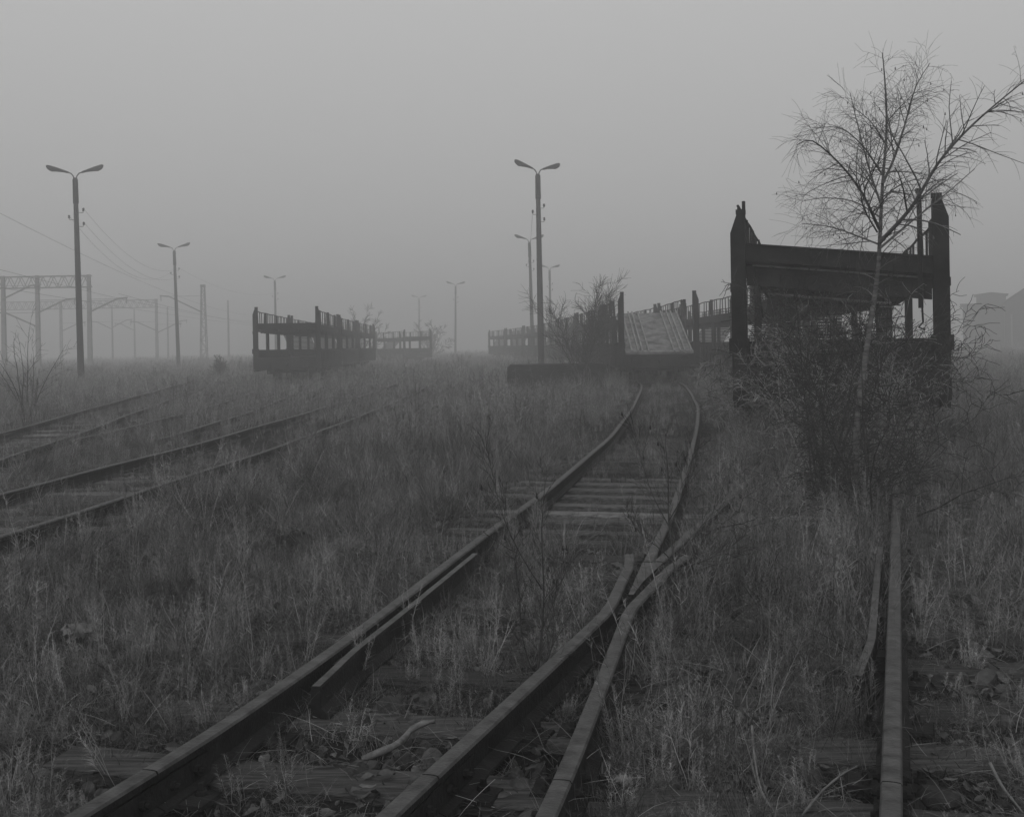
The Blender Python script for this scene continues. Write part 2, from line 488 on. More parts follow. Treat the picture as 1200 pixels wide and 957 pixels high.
# sleepers under the whole turnout, then under each track
ys = 2.2
k = 0
while ys < 15.3:
    xa, xd = x_on(rail_A, ys), x_on(rail_D, ys)
    ang = -0.5 * (0.26 + DS) * 0.8 + rng.normal(0, 0.022)
    xm, half = (xa + xd) / 2 + rng.normal(0, .05), (xd - xa) / 2 + 0.55 + rng.normal(0, .16)
    t = (-0.157 if ys > 9 else -.151) + rng.normal(0, 0.012 if ys > 9 else .003)
    sleeper(turnout, xm, ys, ang, half, t, M_sleeper if 9.0 < ys < 13.4 else M_sleeper2, .095 if 9.0 < ys < 13.4 else .125)
    if ys < 9.2:                                            # base plates with coach screws under each rail
        for pth in (rail_A, rail_B, rail_C, rail_D):
            bx = x_on(pth, ys); tt = (Vector((x_on(pth, ys + .1), ys + .1)) - Vector((bx, ys))).normalized(); sd = Vector((tt.y, -tt.x))
            def w(a, b, z): return (bx + tt.x * a + sd.x * b, ys + tt.y * a + sd.y * b, z)
            mb = MB(); mb.hexa([w(-.075, -.16, -.158), w(.075, -.16, -.158), w(.075, .16, -.158), w(-.075, .16, -.158), w(-.07, -.155, -.144), w(.07, -.155, -.144), w(.07, .155, -.144), w(-.07, .155, -.144)])
            pt = mb.build('base_plate', M_rail, turnout)
            for q in (-.095, .095):
                mb = MB(); mb.tube([w(.03 * (1 if q > 0 else -1), q, -.146), w(.03 * (1 if q > 0 else -1), q, -.128), w(.03 * (1 if q > 0 else -1), q, -.127), w(.03 * (1 if q > 0 else -1), q, -.10)], [.026, .022, .013, .012], 6); mb.build('coach_screw', M_rail, pt)
    ys += 0.6 if not 9.0 < ys < 13.4 else 0.52
    k += 1
for cl, yend in ((cl1, 16.5), (cl2, 17)):
    y = 15.9
    while y < yend:
        x = x_on(cl, y); t = Vector((x_on(cl, y + .2) - x, .2)).normalized()
        sleeper(turnout, x, y, math.atan2(-t.x, t.y), 1.3, -0.158 + rng.normal(0, .008), M_sleeper2)
        y += 0.62

def plain_track(cl, y0, y1, label, sl=None, joints=()):
    tr = empty('railway_track', (0, 0, 0), label=label, cat='railway track', group='overgrown tracks on the left of the yard')
    for s in (-1, 1):
        for p in pieces(offset(cl, s * G / 2), y0, y1, joints): rail_part('rail', p, tr)
    if sl:
        y = sl[0]
        while y < sl[1]:
            x = x_on(cl, y); t = Vector((x_on(cl, y + .3) - x, .3)).normalized()
            sleeper(tr, x, y, math.atan2(-t.x, t.y), 1.3, -0.158 + rng.normal(0, .012), M_sleeper)
            y += 0.6
    return tr
plain_track(clE, 6.2, 70, 'overgrown railway track nearest the turnout on its grassy side, with bleached sleepers', (6.6, 15.5), (12.2, 24.0))
plain_track(clF, 9, 74, 'overgrown track farthest across the field, curving away towards the tall lamp posts', (10, 27), (22.0,))
plain_track(clG, 18.5, 118, 'sunken track with buried sleepers leading to the open wagon among the lamp posts', None, (27.0,))

# ---------------------------------------------------------------- open double-deck car carrier wagons
def wheelset(y, parent):
    w = MB().tube([(-.95, y, .46), (.95, y, .46)], .075, 8).build('wheelset', M_rust, parent)
    for s in (-1, 1):
        m = MB()
        m.tube([(s * .70, y, .46), (s * .735, y, .46), (s * .74, y, .46), (s * .83, y, .46)], [.49, .49, .455, .45], 20)
        m.tube([(s * .83, y, .46), (s * .88, y, .46)], [.15, .13], 10)
        m.build('wheel', M_rust, w)
def make_wagon(L=12.4, lift=(0.0, 0.0), ramp=None, label='', n=3):
    """origin at rail level in the middle of the near end, body along +Y; lift = how far the upper deck's two edges sit off level"""
    root = empty('car_carrier_wagon', (0, 0, 0), label=label, cat='railway wagon', group='derelict open car carrier wagons')
    W = 1.42
    ZL, ZR = 2.30 + lift[0], 2.30 + lift[1]
    u = MB()
    u.box(-.62, -.42, .15, L - .15, .62, .93); u.box(.42, .62, .15, L - .15, .62, .93)
    u.box(-1.28, 1.28, .02, .16, .60, .96); u.box(-1.28, 1.28, L - .16, L - .02, .60, .96)
    for y in np.arange(1.5, L - 1, 1.55): u.box(-1.30, 1.30, y, y + .12, .66, .93)
    u.build('underframe', M_rust, root)
    MB().box(-1.36, 1.36, .03, L - .03, .962, 1.02).build('lower_deck', M_rust2, root)
    for s in (-1, 1):
        m = MB()
        m.box(s * W - .03, s * W + .03, .05, L - .05, .58, 1.40)
        m.box(s * W - .06, s * W + .06, .04, L - .04, 1.40, 1.48)
        m.box(s * W - .07, s * W + .07, .04, L - .04, .50, .58)
        for y in np.arange(.8, L - .3, .8): m.box(s * (W + .032) - (.04 if s < 0 else 0), s * (W + .032) + (.04 if s > 0 else 0), y, y + .07, .58, 1.40)
        m.build('side_wall', M_rust, root)
        # posts: broad plates between the lower wall and the upper deck's edge
        z1 = ZL if s < 0 else ZR
        for i in range(1, n):
            y = L * i / n
            p = MB()
            tall = n > 2
            p.box(s * W - .05, s * W + .05, y - .25, y + .25, 1.48, z1)
            if tall: p.prism([(s * (W + .03), y - .10, z1 + .3), (s * (W + .03), y + .10, z1 + .3), (s * (W + .03), y + .10, z1 + .82), (s * (W + .03), y + .03, z1 + .95), (s * (W + .03), y - .06, z1 + .95), (s * (W + .03), y - .10, z1 + .85)], (0, 0, 0), (s * .11, 0, 0))
            p.box(s * (W + .052) - .022, s * (W + .052) + .022, y - .05, y + .05, 1.0, z1)
            p.build('post', M_rust, root)
        for y in (0.11, L - 0.11):        # end posts with bevelled heads
            p = MB()
            top = 3.36 + (0.10 if s > 0 else 0) * (1 if lift != (0.0, 0.0) else 0)
            o, i_ = s * (W + .08), s * (W - .13)
            p.prism([(i_, y - .11, .60), (o, y - .11, .60), (o, y - .11, top - .30), (s * (W - .01), y - .11, top - .04), (s * (W - .05), y - .11, top), (s * (W - .12), y - .11, top), (i_, y - .11, top - .06)], (0, 0, 0), (0, .22, 0))
            p.box(s * (W - .02) - .14, s * (W - .02) + .14, y - .13, y + .13, 1.30, 1.52)
            p.box(s * (W + .03) - .06, s * (W + .03) + .06, y - .13, y + .13, 2.2, 2.32)
            p.box(s * (W - .07) - .07, s * (W - .07) + .07, y - .05, y + .05, top - .02, top + .05)
            p.build('end_post', M_rust, root)
        m = MB()
        a = s * (W - .02)
        ye = ramp[1] - .3 if ramp else .24
        m.box(a - .055, a + .055, ye, L - .24, z1, z1 + .06); m.box(a - .055, a + .055, ye, L - .24, z1 + .24, z1 + .30)
        m.box(a - .025, a + .025, ye, L - .24, z1 + .06, z1 + .24)
        if ramp: m.bar((a, ye - 1.5, 1.48), (a, ye + .1, z1 + .9), .09, .09); m.bar((a, ye - .9, 1.48), (a, ye + .1, z1 + .3), .07, .07)
        m.build('edge_beam', M_rust, root)
        r = MB()
        zr = z1 + .30
        for y in np.arange(ye + .08, L - .2, .62):
            if rng.random() < .07: continue
            lean = rng.normal(0, .012)
            r.tube([(a, y, zr), (a + lean, y + rng.normal(0, .01), zr + .62)], .021, 5)
        r.tube([(a, y, zr + .62 + .012 * math.sin(y * 2.2)) for y in np.arange(ye + .04, L - .2, .6)], .022, 6)
        r.tube([(a, y, zr + .08) for y in (ye + .04, L - .28)], .014, 5)
        r.build('railing', M_rust, root)
    # upper deck: plate with ribs under it, cross beam at each end
    def zz(x): return ZL + (ZR - ZL) * (x + W) / (2 * W)
    def slab(mb, x0, x1, ya, yb, d0, d1):
        return mb.hexa([(x0, ya, zz(x0) + d0), (x1, ya, zz(x1) + d0), (x1, yb, zz(x1) + d0), (x0, yb, zz(x0) + d0), (x0, ya, zz(x0) + d1), (x1, ya, zz(x1) + d1), (x1, yb, zz(x1) + d1), (x0, yb, zz(x0) + d1)])
    d = MB()
    ydk = ramp[1] + .12 if ramp else .3
    slab(d, -1.33, 1.33, ydk, L - .3, .12, .16)
    for y in np.arange(ydk + .9, L - .6, 1.03): slab(d, -1.33, 1.33, y, y + .09, -.06, .118)
    slab(d, -.5, -.42, ydk, L - .3, -.01, .1); slab(d, .42, .5, ydk, L - .3, -.01, .1)
    d.build('upper_deck', M_rust2, root)
    if not ramp:
        e = MB(); slab(e, -1.28, 1.28, .08, .20, .13, .34); slab(e, -1.28, 1.28, .03, .26, .342, .365); slab(e, -1.28, 1.28, .03, .26, .105, .128); e.build('end_beam', M_rust, root)
        if lift != (0.0, 0.0):
            e = MB(); slab(e, -1.29, 1.29, .28, .40, -.24, .05); eb = e.build('end_beam', M_rust2, root)
            e = MB(); slab(e, -1.2, 1.1, .19, .277, .048, .072); e.build('slit_light_strip', M_strip, eb)  # added pale strip: the bright slit between the end beams, put into colour
            e = MB(); slab(e, -1.0, .75, .42, .50, -.345, -.32); e.build('light_line_bar', M_strip, root)  # added pale bar, painting the light line along the deck's underside
            e = MB(); slab(e, -.9, 1.0, 2.2, 2.26, -.30, -.275); e.build('light_line_bar', M_strip, root)  # another light line painted as a pale bar, farther in
            e = MB(); e.tube([(W - .30, .08, 1.9), (W - .30, .08, 3.52)], .035, 8); e.tube([(W - .30, .08, 3.52), (W - .30, .08, 3.58)], .05, 8); e.build('stanchion', M_rust, root)
            e = MB(); e.box(W - .10, W - .06, .5, 1.0, ZR + .3, ZR + .95); e.build('gusset_plate', M_rust, root)
            e = MB(); e.tube([(-W + .10, .30, ZL + .3), (-W + .10, .34, ZL + 1.0)], .026, 6); e.tube([(-W + .10, .34, ZL + 1.0), (-W + .08, .62, ZL + .3)], .022, 6); e.build('bent_stanchion', M_rust, root)
            e = MB(); e.tube([(1.12, .05, ZR), (1.14, .02, ZR - .55), (1.08, .0, ZR - .62), (1.16, -.03, ZR - .66)], .014, 6); e.build('hanging_hook', M_rust, root)
            e = MB(); e.tube([(-1.16, .05, ZL), (-1.05, .02, ZL - .75)], .014, 6); e.build('hanging_rod', M_rust, root)
    e = MB(); slab(e, -1.28, 1.28, L - .20, L - .06, .0, .32); e.build('end_beam', M_rust, root)
    if ramp:
        zlow, yr = ramp
        zhi = 2.72
        r = MB()
        def q(x0, x1, off0, off1, t0=0.0, t1=1.0):
            f = lambda t: (-.12 + (yr + .1) * t, zlow + (zhi - zlow) * t)
            (ya, za), (yb, zb) = f(t0), f(t1)
            r.hexa([(x0, ya, za + off0), (x1, ya, za + off0), (x1, yb, zb + off0), (x0, yb, zb + off0), (x0, ya, za + off1), (x1, ya, za + off1), (x1, yb, zb + off1), (x0, yb, zb + off1)])
        q(-1.26, 1.26, -.06, 0)
        rp = r.build('loading_ramp', M_ramp, root)
        r = MB()
        for x in (-1.05, -.66, .52, .92):
            q(x, x + .06, .003, .09); q(x + .24, x + .29, .003, .09)
        q(-1.26, 1.26, .003, .05, 0, .015)
        r.build('wheel_track_strip', M_strip, rp)
        f = MB(); f.box(-1.34, 1.34, -.10, .015, .56, zlow - .08); f.box(-1.2, -.9, -.13, -.102, .62, zlow - .12); f.box(.9, 1.2, -.13, -.102, .62, zlow - .12); f.build('end_panel', M_rust, root)
    else:
        f = MB()
        f.box(-1.30, 1.30, -.02, .018, .60, 1.12)
        f.build('end_panel', M_rust, root)
        r = MB()                                     # slatted inner ramp let down at the far end
        for k in range(16):
            t = k / 15
            y_, z_ = L - 4.2 + 3.6 * t, 2.18 - 1.0 * t
            r.box(-1.15, .25, y_, y_ + .12, z_, z_ + .05)
        r.box(-1.19, -1.152, L - 4.3, L - .5, 1.12, 1.17); r.build('slatted_ramp', M_ramp if lift != (0.0, 0.0) else M_rust2, root)
    for s in (-1, 1):
        for y, dr in ((-.05, -1), (L + .05, 1)):
            b = MB()
            b.tube([(s * .88, y, .82), (s * .88, y + dr * .34, .82)], .085, 10)
            b.tube([(s * .88, y + dr * .34, .82), (s * .88, y + dr * .39, .82)], [.21, .20], 14)
            b.build('buffer', M_rust, root)
    h = MB(); h.tube([(0, -.02, .80), (0, -.28, .80), (0, -.36, .74), (0, -.33, .66)], [.04, .04, .03, .02], 6); h.tube([(0, -.3, .72), (.02, -.32, .45), (0, -.34, .30)], .022, 6)
    h.build('coupling_hook', M_rust, root)
    for y in (1.75, 3.55, L - 3.55, L - 1.75): wheelset(y, root)
    for y in (2.65, L - 2.65):
        b = MB()
        for s in (-1, 1):
            b.box(s * 1.02 - .06, s * 1.02 + .06, y - 1.2, y + 1.2, .48, .66)
            for k in (-.9, .9): b.box(s * 1.02 - .11, s * 1.02 + .11, y + k - .14, y + k + .14, .34, .60)
        b.box(-.95, .95, y - .16, y + .16, .45, .62)
        b.build('bogie', M_rust, root)
    return root

def put_on(root, cl, y, L):
    """near end's middle on the centre line at distance y, far end on it too; returns where the far end lies"""
    a = Vector((x_on(cl, y), y)); yy = y
    while (Vector((x_on(cl, yy), yy)) - a).length < L: yy += .05
    b = Vector((x_on(cl, yy), yy))
    root.location = (a.x, a.y, 0)
    root.rotation_euler = (0, 0, math.atan2(-(b.x - a.x), b.y - a.y))
    return yy
LW = 12.4
w = make_wagon(LW, (0.26, -0.05), None, 'large dark wagon with a slanting upper deck beam, behind the bare birch and thicket', 2)
yy = put_on(w, cl2, 15.7, LW)
plain = make_wagon(LW, (0.0, 0.0), None, 'second wagon in the row behind the large slanting one, half hidden by it')
yy = put_on(plain, cl2, yy + 1.0, LW)
for lab in ('third wagon in the row behind the large slanting one, showing past the ramp', 'fourth wagon, farthest in the row behind the large slanting one'):
    c = copy_tree(plain); c['label'] = lab; yy = put_on(c, cl2, yy + 1.0, LW)
w = make_wagon(LW, (0.0, 0.0), (1.12, 4.4), 'wagon with a pale sloping steel ramp at its end, heading the curved track')
yy = put_on(w, cl1, 41.0, LW)
for lab in ('wagon coupled directly behind the ramp wagon, beside the bare bush', 'third wagon in the ramp train, behind the pair of lamp posts',
            'fourth wagon in the ramp train, curving off past the lamp posts', 'fifth wagon in the ramp train, pale in the fog', 'sixth wagon in the ramp train, almost lost in fog',
            'seventh and last wagon in the ramp train, a mere trace in the fog'):
    c = copy_tree(plain); c['label'] = lab; yy = put_on(c, cl1, yy + 1.0, LW)
c = copy_tree(plain); c['label'] = 'nearest open wagon among the lamp posts in the field, sky through its openings'
yy = put_on(c, clG, 49.5, LW)
for lab in ('second wagon in the field row, coupled behind the one nearest the lamp posts', 'third wagon in the field row, fading into the fog'):
    c = copy_tree(plain); c['label'] = lab; yy = put_on(c, clG, yy + 1.0, LW)
c = copy_tree(plain); c['label'] = 'lone hazy wagon standing askew beyond the field row, its openings light'
c.location = (-9.6, 112, -.1); c.rotation_euler = (0, 0, 0.36)

# ---------------------------------------------------------------- lamp posts
def make_lamp(H=12.0):
    root = empty('lamp_post', (0, 0, 0), label='', cat='lamp post', group='twin-headed lamp posts of the yard')
    MB().tube([(0, 0, -.4), (0, 0, H * .5), (0, 0, H - .45)], [.20, .165, .125], 12).build('pole', M_concrete, root, smooth=True)
    MB().tube([(0, 0, H - 1.75), (0, 0, H - .40), (0, 0, H - .28)], [.165, .155, .10], 10).build('collar', M_lamp, root, smooth=True)
    for s in (-1, 1):
        MB().tube([(s * .05, 0, H - .45), (s * .10, 0, H - .18), (s * .22, 0, H - .03), (s * .42, 0, H + .05)], .035, 8).build('arm', M_lamp, root, smooth=True)
        m = MB()
        ax = Vector((s * math.cos(.30), 0, math.sin(.30)))
        up = Vector((-s * math.sin(.30), 0, math.cos(.30)))
        prof = [(0, .055, .05, 0), (.3, .085, .07, 0), (.62, .13, .11, -.02), (.9, .17, .15, -.05), (1.10, .165, .13, -.03), (1.22, .12, .09, .0), (1.28, .04, .03, .01)]
        rings = []
        base = Vector((s * .36, 0, H + .03))
        for (t, wy, wz, dz) in prof:
            c = base + ax * t + up * dz
            rings.append([c + Vector((0, 1, 0)) * wy * math.cos(a) + up * wz * (math.sin(a) if math.sin(a) > 0 else math.sin(a) * 1.15) for a in np.linspace(0, 2 * math.pi, 12, endpoint=False)])
        n = 12
        m.add([p for r in rings for p in r], [(i * n + k, i * n + (k + 1) % n, (i + 1) * n + (k + 1) % n, (i + 1) * n + k) for i in range(len(prof) - 1) for k in range(n)] + [tuple(range(n))[::-1], tuple(range((len(prof) - 1) * n, len(prof) * n))])
        m.build('lamp_head', M_lamp, root, smooth=True)
    for s, z in ((1, H - 2.2), (1, H - 3.0), (-1, H - 2.6)):
        m = MB()
        m.tube([(s * .10, 0, z - .08), (s * .38, 0, z - .08), (s * .40, 0, z + .02)], .018, 6)
        m.tube([(s * .40, 0, z), (s * .40, 0, z + .06), (s * .40, 0, z + .09), (s * .40, 0, z + .15), (s * .40, 0, z + .19)], [.05, .075, .05, .07, .03], 8)
        m.build('insulator', M_lamp, root)
    return root
lamp0 = make_lamp()
LAMPS = [  # px of the foot, px of the top, py of the top, turn, label
    (95, 88, 203, .12, 'tallest dark lamp post, standing beside the wire gantry'),
    (209.5, 204, 290, .08, 'lamp post between the tall dark lamp post and the lattice mast'),
    (634.5, 630, 199, .55, 'tall lamp post rising just beside the bare bush'),
    (625, 620, 281, .45, 'shorter hazy lamp post close behind the tall one by the bare bush'),
    (646, 644, 314, .5, 'small pale lamp post showing above the bare bush'),
    (324, 322, 326, .2, 'pale lamp post rising behind the open wagon in the field'),
    (534, 534, 333, .3, 'faint lamp post alone in the gap between the wagon rows'),
    (492, 491, 348, .3, 'faintest lamp post, above the lone hazy wagon'),
]
lamps = []
for i, (pf, pt_, yt_, rz, lab) in enumerate(LAMPS):
    o = lamp0 if i == 0 else copy_tree(lamp0)
    u, v = unroll(pt_, yt_)
    Y = (12.0 - .2 - EYE) * FPX / -v
    top = at(pt_, yt_, Y)
    u2, v2 = unroll(pf, 435)
    foot = Vector((u2 / FPX * Y, Y, float(ground_z(u2 / FPX * Y, Y))))
    o.location = foot
    o.rotation_euler = (0, math.atan2(top.x - foot.x, top.z - foot.z), rz)
    o['label'] = lab
    lamps.append((o, foot, top, rz))
def lamp_pt(k, s, z):
    o, foot, top, rz = lamps[k]
    lean = math.atan2(top.x - foot.x, top.z - foot.z)
    m = Matrix.Translation(foot) @ Matrix.Rotation(rz, 4, 'Z') @ Matrix.Rotation(lean, 4, 'Y')
    return m @ Vector((s * .40, 0, z + .16))
def wire(a, b, sag, name, label, group, r=.008, n=28):
    a, b = Vector(a), Vector(b)
    pts = [a.lerp(b, t) - Vector((0, 0, sag * 4 * t * (1 - t))) for t in np.linspace(0, 1, n)]
    o = MB().tube(pts, r, 4).build(name, M_wire, None, loc=a)
    tag(o, label, 'wire', group)
    return o
W_G = 'wires strung between lamp posts'
for (s, z, l) in ((1, 9.8, 'upper'), (1, 9.0, 'middle'), (-1, 9.4, 'lowest')):
    wire(lamp_pt(0, s, z), lamp_pt(1, s, z), 1.5 if l != 'lowest' else 1.9, 'overhead_wire', l + ' sagging wire from the tallest dark lamp post to its hazy neighbour', W_G)
wire(lamp_pt(2, -1, 9.4), lamp_pt(3, -1, 9.4), 1.0, 'overhead_wire', 'sagging wire between the two lamp posts by the bare bush', W_G)
wire(lamp_pt(1, 1, 9.8), lamp_pt(5, 1, 9.8), 1.2, 'overhead_wire', 'faint sagging wire leading from the second lamp post to the one behind the open wagon', W_G)

# ---------------------------------------------------------------- overhead line gantries, masts and wires
def lattice_beam(mb, x0, x1, y, z0, z1, step=.9, ch=.05):
    for dy in (-.3, .3):
        mb.bar((x0, y + dy, z1), (x1, y + dy, z1), ch * 1.6, ch * 1.6); mb.bar((x0, y + dy, z0), (x1, y + dy, z0), ch * 1.6, ch * 1.6)
        n = int((x1 - x0) / step)
        for i in range(n):
            a = x0 + (x1 - x0) * i / n; b = x0 + (x1 - x0) * (i + 1) / n; m_ = (a + b) / 2
            mb.bar((a, y + dy, z0), (m_, y + dy, z1), ch, ch); mb.bar((m_, y + dy, z1), (b, y + dy, z0), ch, ch)
    return mb
def cantilever(mb, x, y, z, s, reach=2.6, rise=1.2):
    mb.bar((x, y, z), (x + s * reach, y, z + rise), .10, .12)
    mb.bar((x + s * reach, y, z + rise), (x + s * (reach + .9), y, z + rise + .08), .12, .14)
    mb.tube([(x + s * (reach + .8), y, z + rise), (x + s * (reach + .8), y, z + rise - .45)], .04, 5)
    mb.bar((x, y, z + rise), (x + s * reach, y, z + rise), .035, .035)
Yg = 97.0
def gx_(px, Y): return (px - CX) / FPX * Y
def gantry(Y, xs, ztop, depth, extra, label, cants):
    cx = gx_(xs[-1], Y)
    root = empty('overhead_line_gantry', (cx, Y, 0), label=label, cat='railway gantry', group='overhead line gantries')
    b = lattice_beam(MB(), gx_(xs[0], Y) - extra - cx, .16, 0, ztop - depth, ztop)
    b.build('lattice_beam', M_steel, root)
    for x in xs:
        X = gx_(x, Y) - cx
        MB().hexa([(X - .18, -.2, -.6), (X + .18, -.2, -.6), (X + .18, .2, -.6), (X - .18, .2, -.6), (X - .14, -.14, ztop + .1), (X + .14, -.14, ztop + .1), (X + .14, .14, ztop + .1), (X - .14, .14, ztop + .1)]).build('mast', M_pale_concrete, root)
    for (x, z, s) in cants:
        m = MB(); cantilever(m, gx_(x, Y) - cx, -.35, z, s); m.build('cantilever_arm', M_steel, root)
    return root
gantry(Yg, (-70, 5, 45, 105.5), 8.3, 1.0, 1.0, 'nearer lattice gantry on concrete masts, behind the tallest lamp post', ((105.5, 5.0, 1), (45, 5.0, 1), (45, 3.9, -1), (5, 6.3, 1)))
gantry(150, (-20, 72, 184), 8.6, 1.05, 1.0, 'farther, fainter lattice gantry beyond the first one', ((184, 4.0, 1), (184, 4.4, -1), (72, 4.4, 1)))
def lattice_mast(px, Y, H, label, arm):
    X = gx_(px, Y)
    root = empty('lattice_mast', (X, Y, float(ground_z(X, Y))), label=label, cat='catenary mast')
    m = MB()
    for sx in (-1, 1):
        for sy in (-1, 1): m.bar((sx * .34, sy * .3, -.3), (sx * .16, sy * .16, H), .07, .07)
    n = 9
    for i in range(n):
        z0, z1 = H * i / n, H * (i + 1) / n
        w0, w1 = .34 - .18 * i / n, .34 - .18 * (i + 1) / n
        for sy in (-1, 1): m.bar((-w0 if i % 2 else w0, sy * .25, z0), (w1 if i % 2 else -w1, sy * .22, z1), .04, .04)
        m.bar((-w0, -.26, z0), (w0, -.26, z0), .05, .05)
    m.box(-.22, .22, -.2, .2, H, H + .25)
    m.build('lattice_frame', M_steel, root)
    m = MB(); cantilever(m, 0, -.3, arm[0], arm[1], 3.4, 1.7); m.build('cantilever_arm', M_steel, root)
    return root
lattice_mast(239, 112, 8.2, 'slim lattice mast with a bracket arm reaching towards the second lamp post', (5.6, -1))
def mast(px, Y, H, label, arms=()):
    X = gx_(px, Y)
    root = empty('catenary_mast', (X, Y, float(ground_z(X, Y))), label=label, cat='catenary mast', group='faint plain catenary masts')
    MB().tube([(0, 0, -.3), (0, 0, H)], [.16, .11], 8).build('pole', M_pale_concrete, root)
    for z, s in arms:
        m = MB(); cantilever(m, 0, -.2, z, s, 2.2, 1.1); m.build('cantilever_arm', M_steel, root)
mast(268, 150, 8.5, 'faint plain mast beside the lattice mast, nearer the open wagon')
mast(132, 165, 8.6, 'faint mast with two bracket arms under the farther gantry, near the tallest lamp post', ((5.4, 1), (5.2, -1)))
mast(158, 178, 8.6, 'faintest mast with one bracket arm, between the tallest lamp post and the second', ((5.2, -1),))
mast(197, 170, 8.6, 'faint mast with one bracket arm just beside the second lamp post', ((5.3, 1),))
WG2 = 'wires of the overhead line'
for (xa, za, ya, xb, zb, yb, sag, l) in (
    (-30, 10.3, 62, 290, 7.6, 190, 1.2, 'high feeder wire sloping down from above the nearer gantry'),
    (-20, 7.2, 70, 300, 6.6, 200, .6, 'contact line messenger wire passing under the nearer gantry beam'),
    (-10, 6.1, 74, 310, 5.9, 210, .2, 'lower contact wire running beside the messenger wire'),
    (140, 6.4, 92, 330, 6.2, 220, .6, 'messenger wire held by the bracket arm of the gantry end mast')):
    A = Vector((gx_(xa, ya), ya, za)); B = Vector((gx_(xb, yb), yb, zb))
    wire(A, B, sag, 'overhead_wire', l, WG2, r=.012)

# ---------------------------------------------------------------- sheds on the right, low platform
def shed(px0, px1, Y, depth, zwall, label, monitor=None, gable=None, pipe=None):
    x0, x1 = gx_(px0, Y), gx_(px1, Y)
    cx = (x0 + x1) / 2; hw = (x1 - x0) / 2
    root = empty('shed', (cx, Y, 0), R(-23), label=label, cat='building')
    MB().box(-hw, hw, 0, depth, -.6, zwall).build('wall', M_brick, root)
    r = MB()
    if gable:
        r.prism([(-hw - .5, -.4, zwall - .25), (0, -.4, zwall + gable), (hw + .5, -.4, zwall - .25), (hw + .5, -.4, zwall - .05), (0, -.4, zwall + gable + .22), (-hw - .5, -.4, zwall - .05)], (0, 0, 0), (0, depth + .8, 0))
        r.prism([(-hw, .05, zwall), (hw, .05, zwall), (0, .05, zwall + gable)], (0, 0, 0), (0, depth - .1, 0))
    else:
        r.box(-hw - .35, hw + .35, -.35, depth + .35, zwall + .003, zwall + .25)
    rf = r.build('roof', M_roof, root)
    if monitor:
        a, b, h = gx_(monitor[0], Y) - cx, gx_(monitor[1], Y) - cx, monitor[2]
        MB().box(a, b, .6, depth - .6, zwall + .253, zwall + h).build('roof_housing', M_brick, rf)
        MB().prism([(a - .35, .3, zwall + h), (b + .35, .3, zwall + h), (b + .35, .3, zwall + h + .1), ((a + b) / 2, .3, zwall + h + .4), (a - .35, .3, zwall + h + .1)], (0, 0, 0), (0, depth - .6, 0)).build('roof_housing_roof', M_roof, rf)
    if pipe:
        MB().tube([(gx_(pipe, Y) - cx, -.15, -.4), (gx_(pipe, Y) - cx, -.15, zwall - 1.6)], .10, 8).build('downpipe', M_paper, root)
    for k in np.linspace(-hw * .7, hw * .7, 3):
        f = MB().box(k - .55, k + .55, -.05, -.003, 1.5, 3.0).build('window_frame', M_roof, root)
    return root
shed(1131, 1186, 160, 9, 6.2, 'flat-roofed shed with a raised housing on its roof, hazy beyond the large wagon', (1146, 1178, 1.45))
shed(1182, 1262, 150, 14, 6.2, 'gabled shed cut off by the picture edge, with a pale downpipe', None, 3.2, 1189)
p0 = ground_at(594, 440, -.2)
pf = MB()
pf.prism([(0, 0, -.3), (0, 0, .84), (.12, 0, .95), (3.6, 0, .95), (3.7, 0, .84), (3.7, 0, -.3)], (0, 0, 0), (0, 1.6, 0))
pl = pf.build('low_platform', M_rust2, None, bevel=.02)
pl.location = (gx_(594, 41), 41, float(ground_z(0, 41)))
tag(pl, 'low dark slab-like platform lying in the grass behind the bare bush', 'platform')

# ---------------------------------------------------------------- bare trees and shrubs
def twig_path(r, p, d, L, droop, wob, n=5):
    pts = [Vector(p)]
    d = Vector(d).normalized()
    for i in range(n):
        d = (d + Vector(r.normal(0, wob, 3)) + Vector((0, 0, -droop))).normalized()
        pts.append(pts[-1] + d * (L / n))
    return pts
def side_dir(r, t, spread):
    t = Vector(t).normalized()
    o = t.orthogonal().normalized(); b = t.cross(o)
    a = r.uniform(0, 2 * math.pi)
    return (t * math.cos(spread) + (o * math.cos(a) + b * math.sin(a)) * math.sin(spread)).normalized()
def grow(mb, r, path, rad0, rad1, levels, counts, lens, droop, wob, spread=.85, start=.2, buds=0.0, rmin=.0011):
    """a limb along path, with twigs off it, twigs off those"""
    n = len(path)
    radii = [rad0 + (rad1 - rad0) * i / (n - 1) for i in range(n)]
    mb.tube(path, radii, 7 if rad0 > .012 else (4 if rad0 > .004 else 3), cap=False)
    if levels == 0: return
    seg = [0]
    for a, b in zip(path, path[1:]): seg.append(seg[-1] + (b - a).length)
    for k in range(counts[0]):
        t = start + (1 - start) * (k + r.random()) / counts[0]
        dist = t * seg[-1]
        i = max(j for j in range(n - 1) if seg[j] <= dist)
        f = (dist - seg[i]) / max(1e-6, seg[i + 1] - seg[i])
        p = path[i].lerp(path[i + 1], f)
        d = side_dir(r, path[i + 1] - path[i], spread * r.uniform(.6, 1.25))
        L = lens[0] * r.uniform(.5, 1.15) * (1.15 - .6 * t)
        rr = max(rmin, min((rad0 + (rad1 - rad0) * t) * .55, .012 * L + .0014))
        sub = twig_path(r, p, d, L, droop, wob, 5)
        grow(mb, r, sub, rr, max(rmin * .7, rr * .4), levels - 1, counts[1:], lens[1:], droop * 1.2, wob * 1.1, spread, .15, buds, rmin)
        if buds and r.random() < buds:
            q = sub[-1]
            mb.tube([q, q + Vector((0, 0, -.02)), q + Vector((.003, 0, -.028))], [.002, .006, .002], 4)
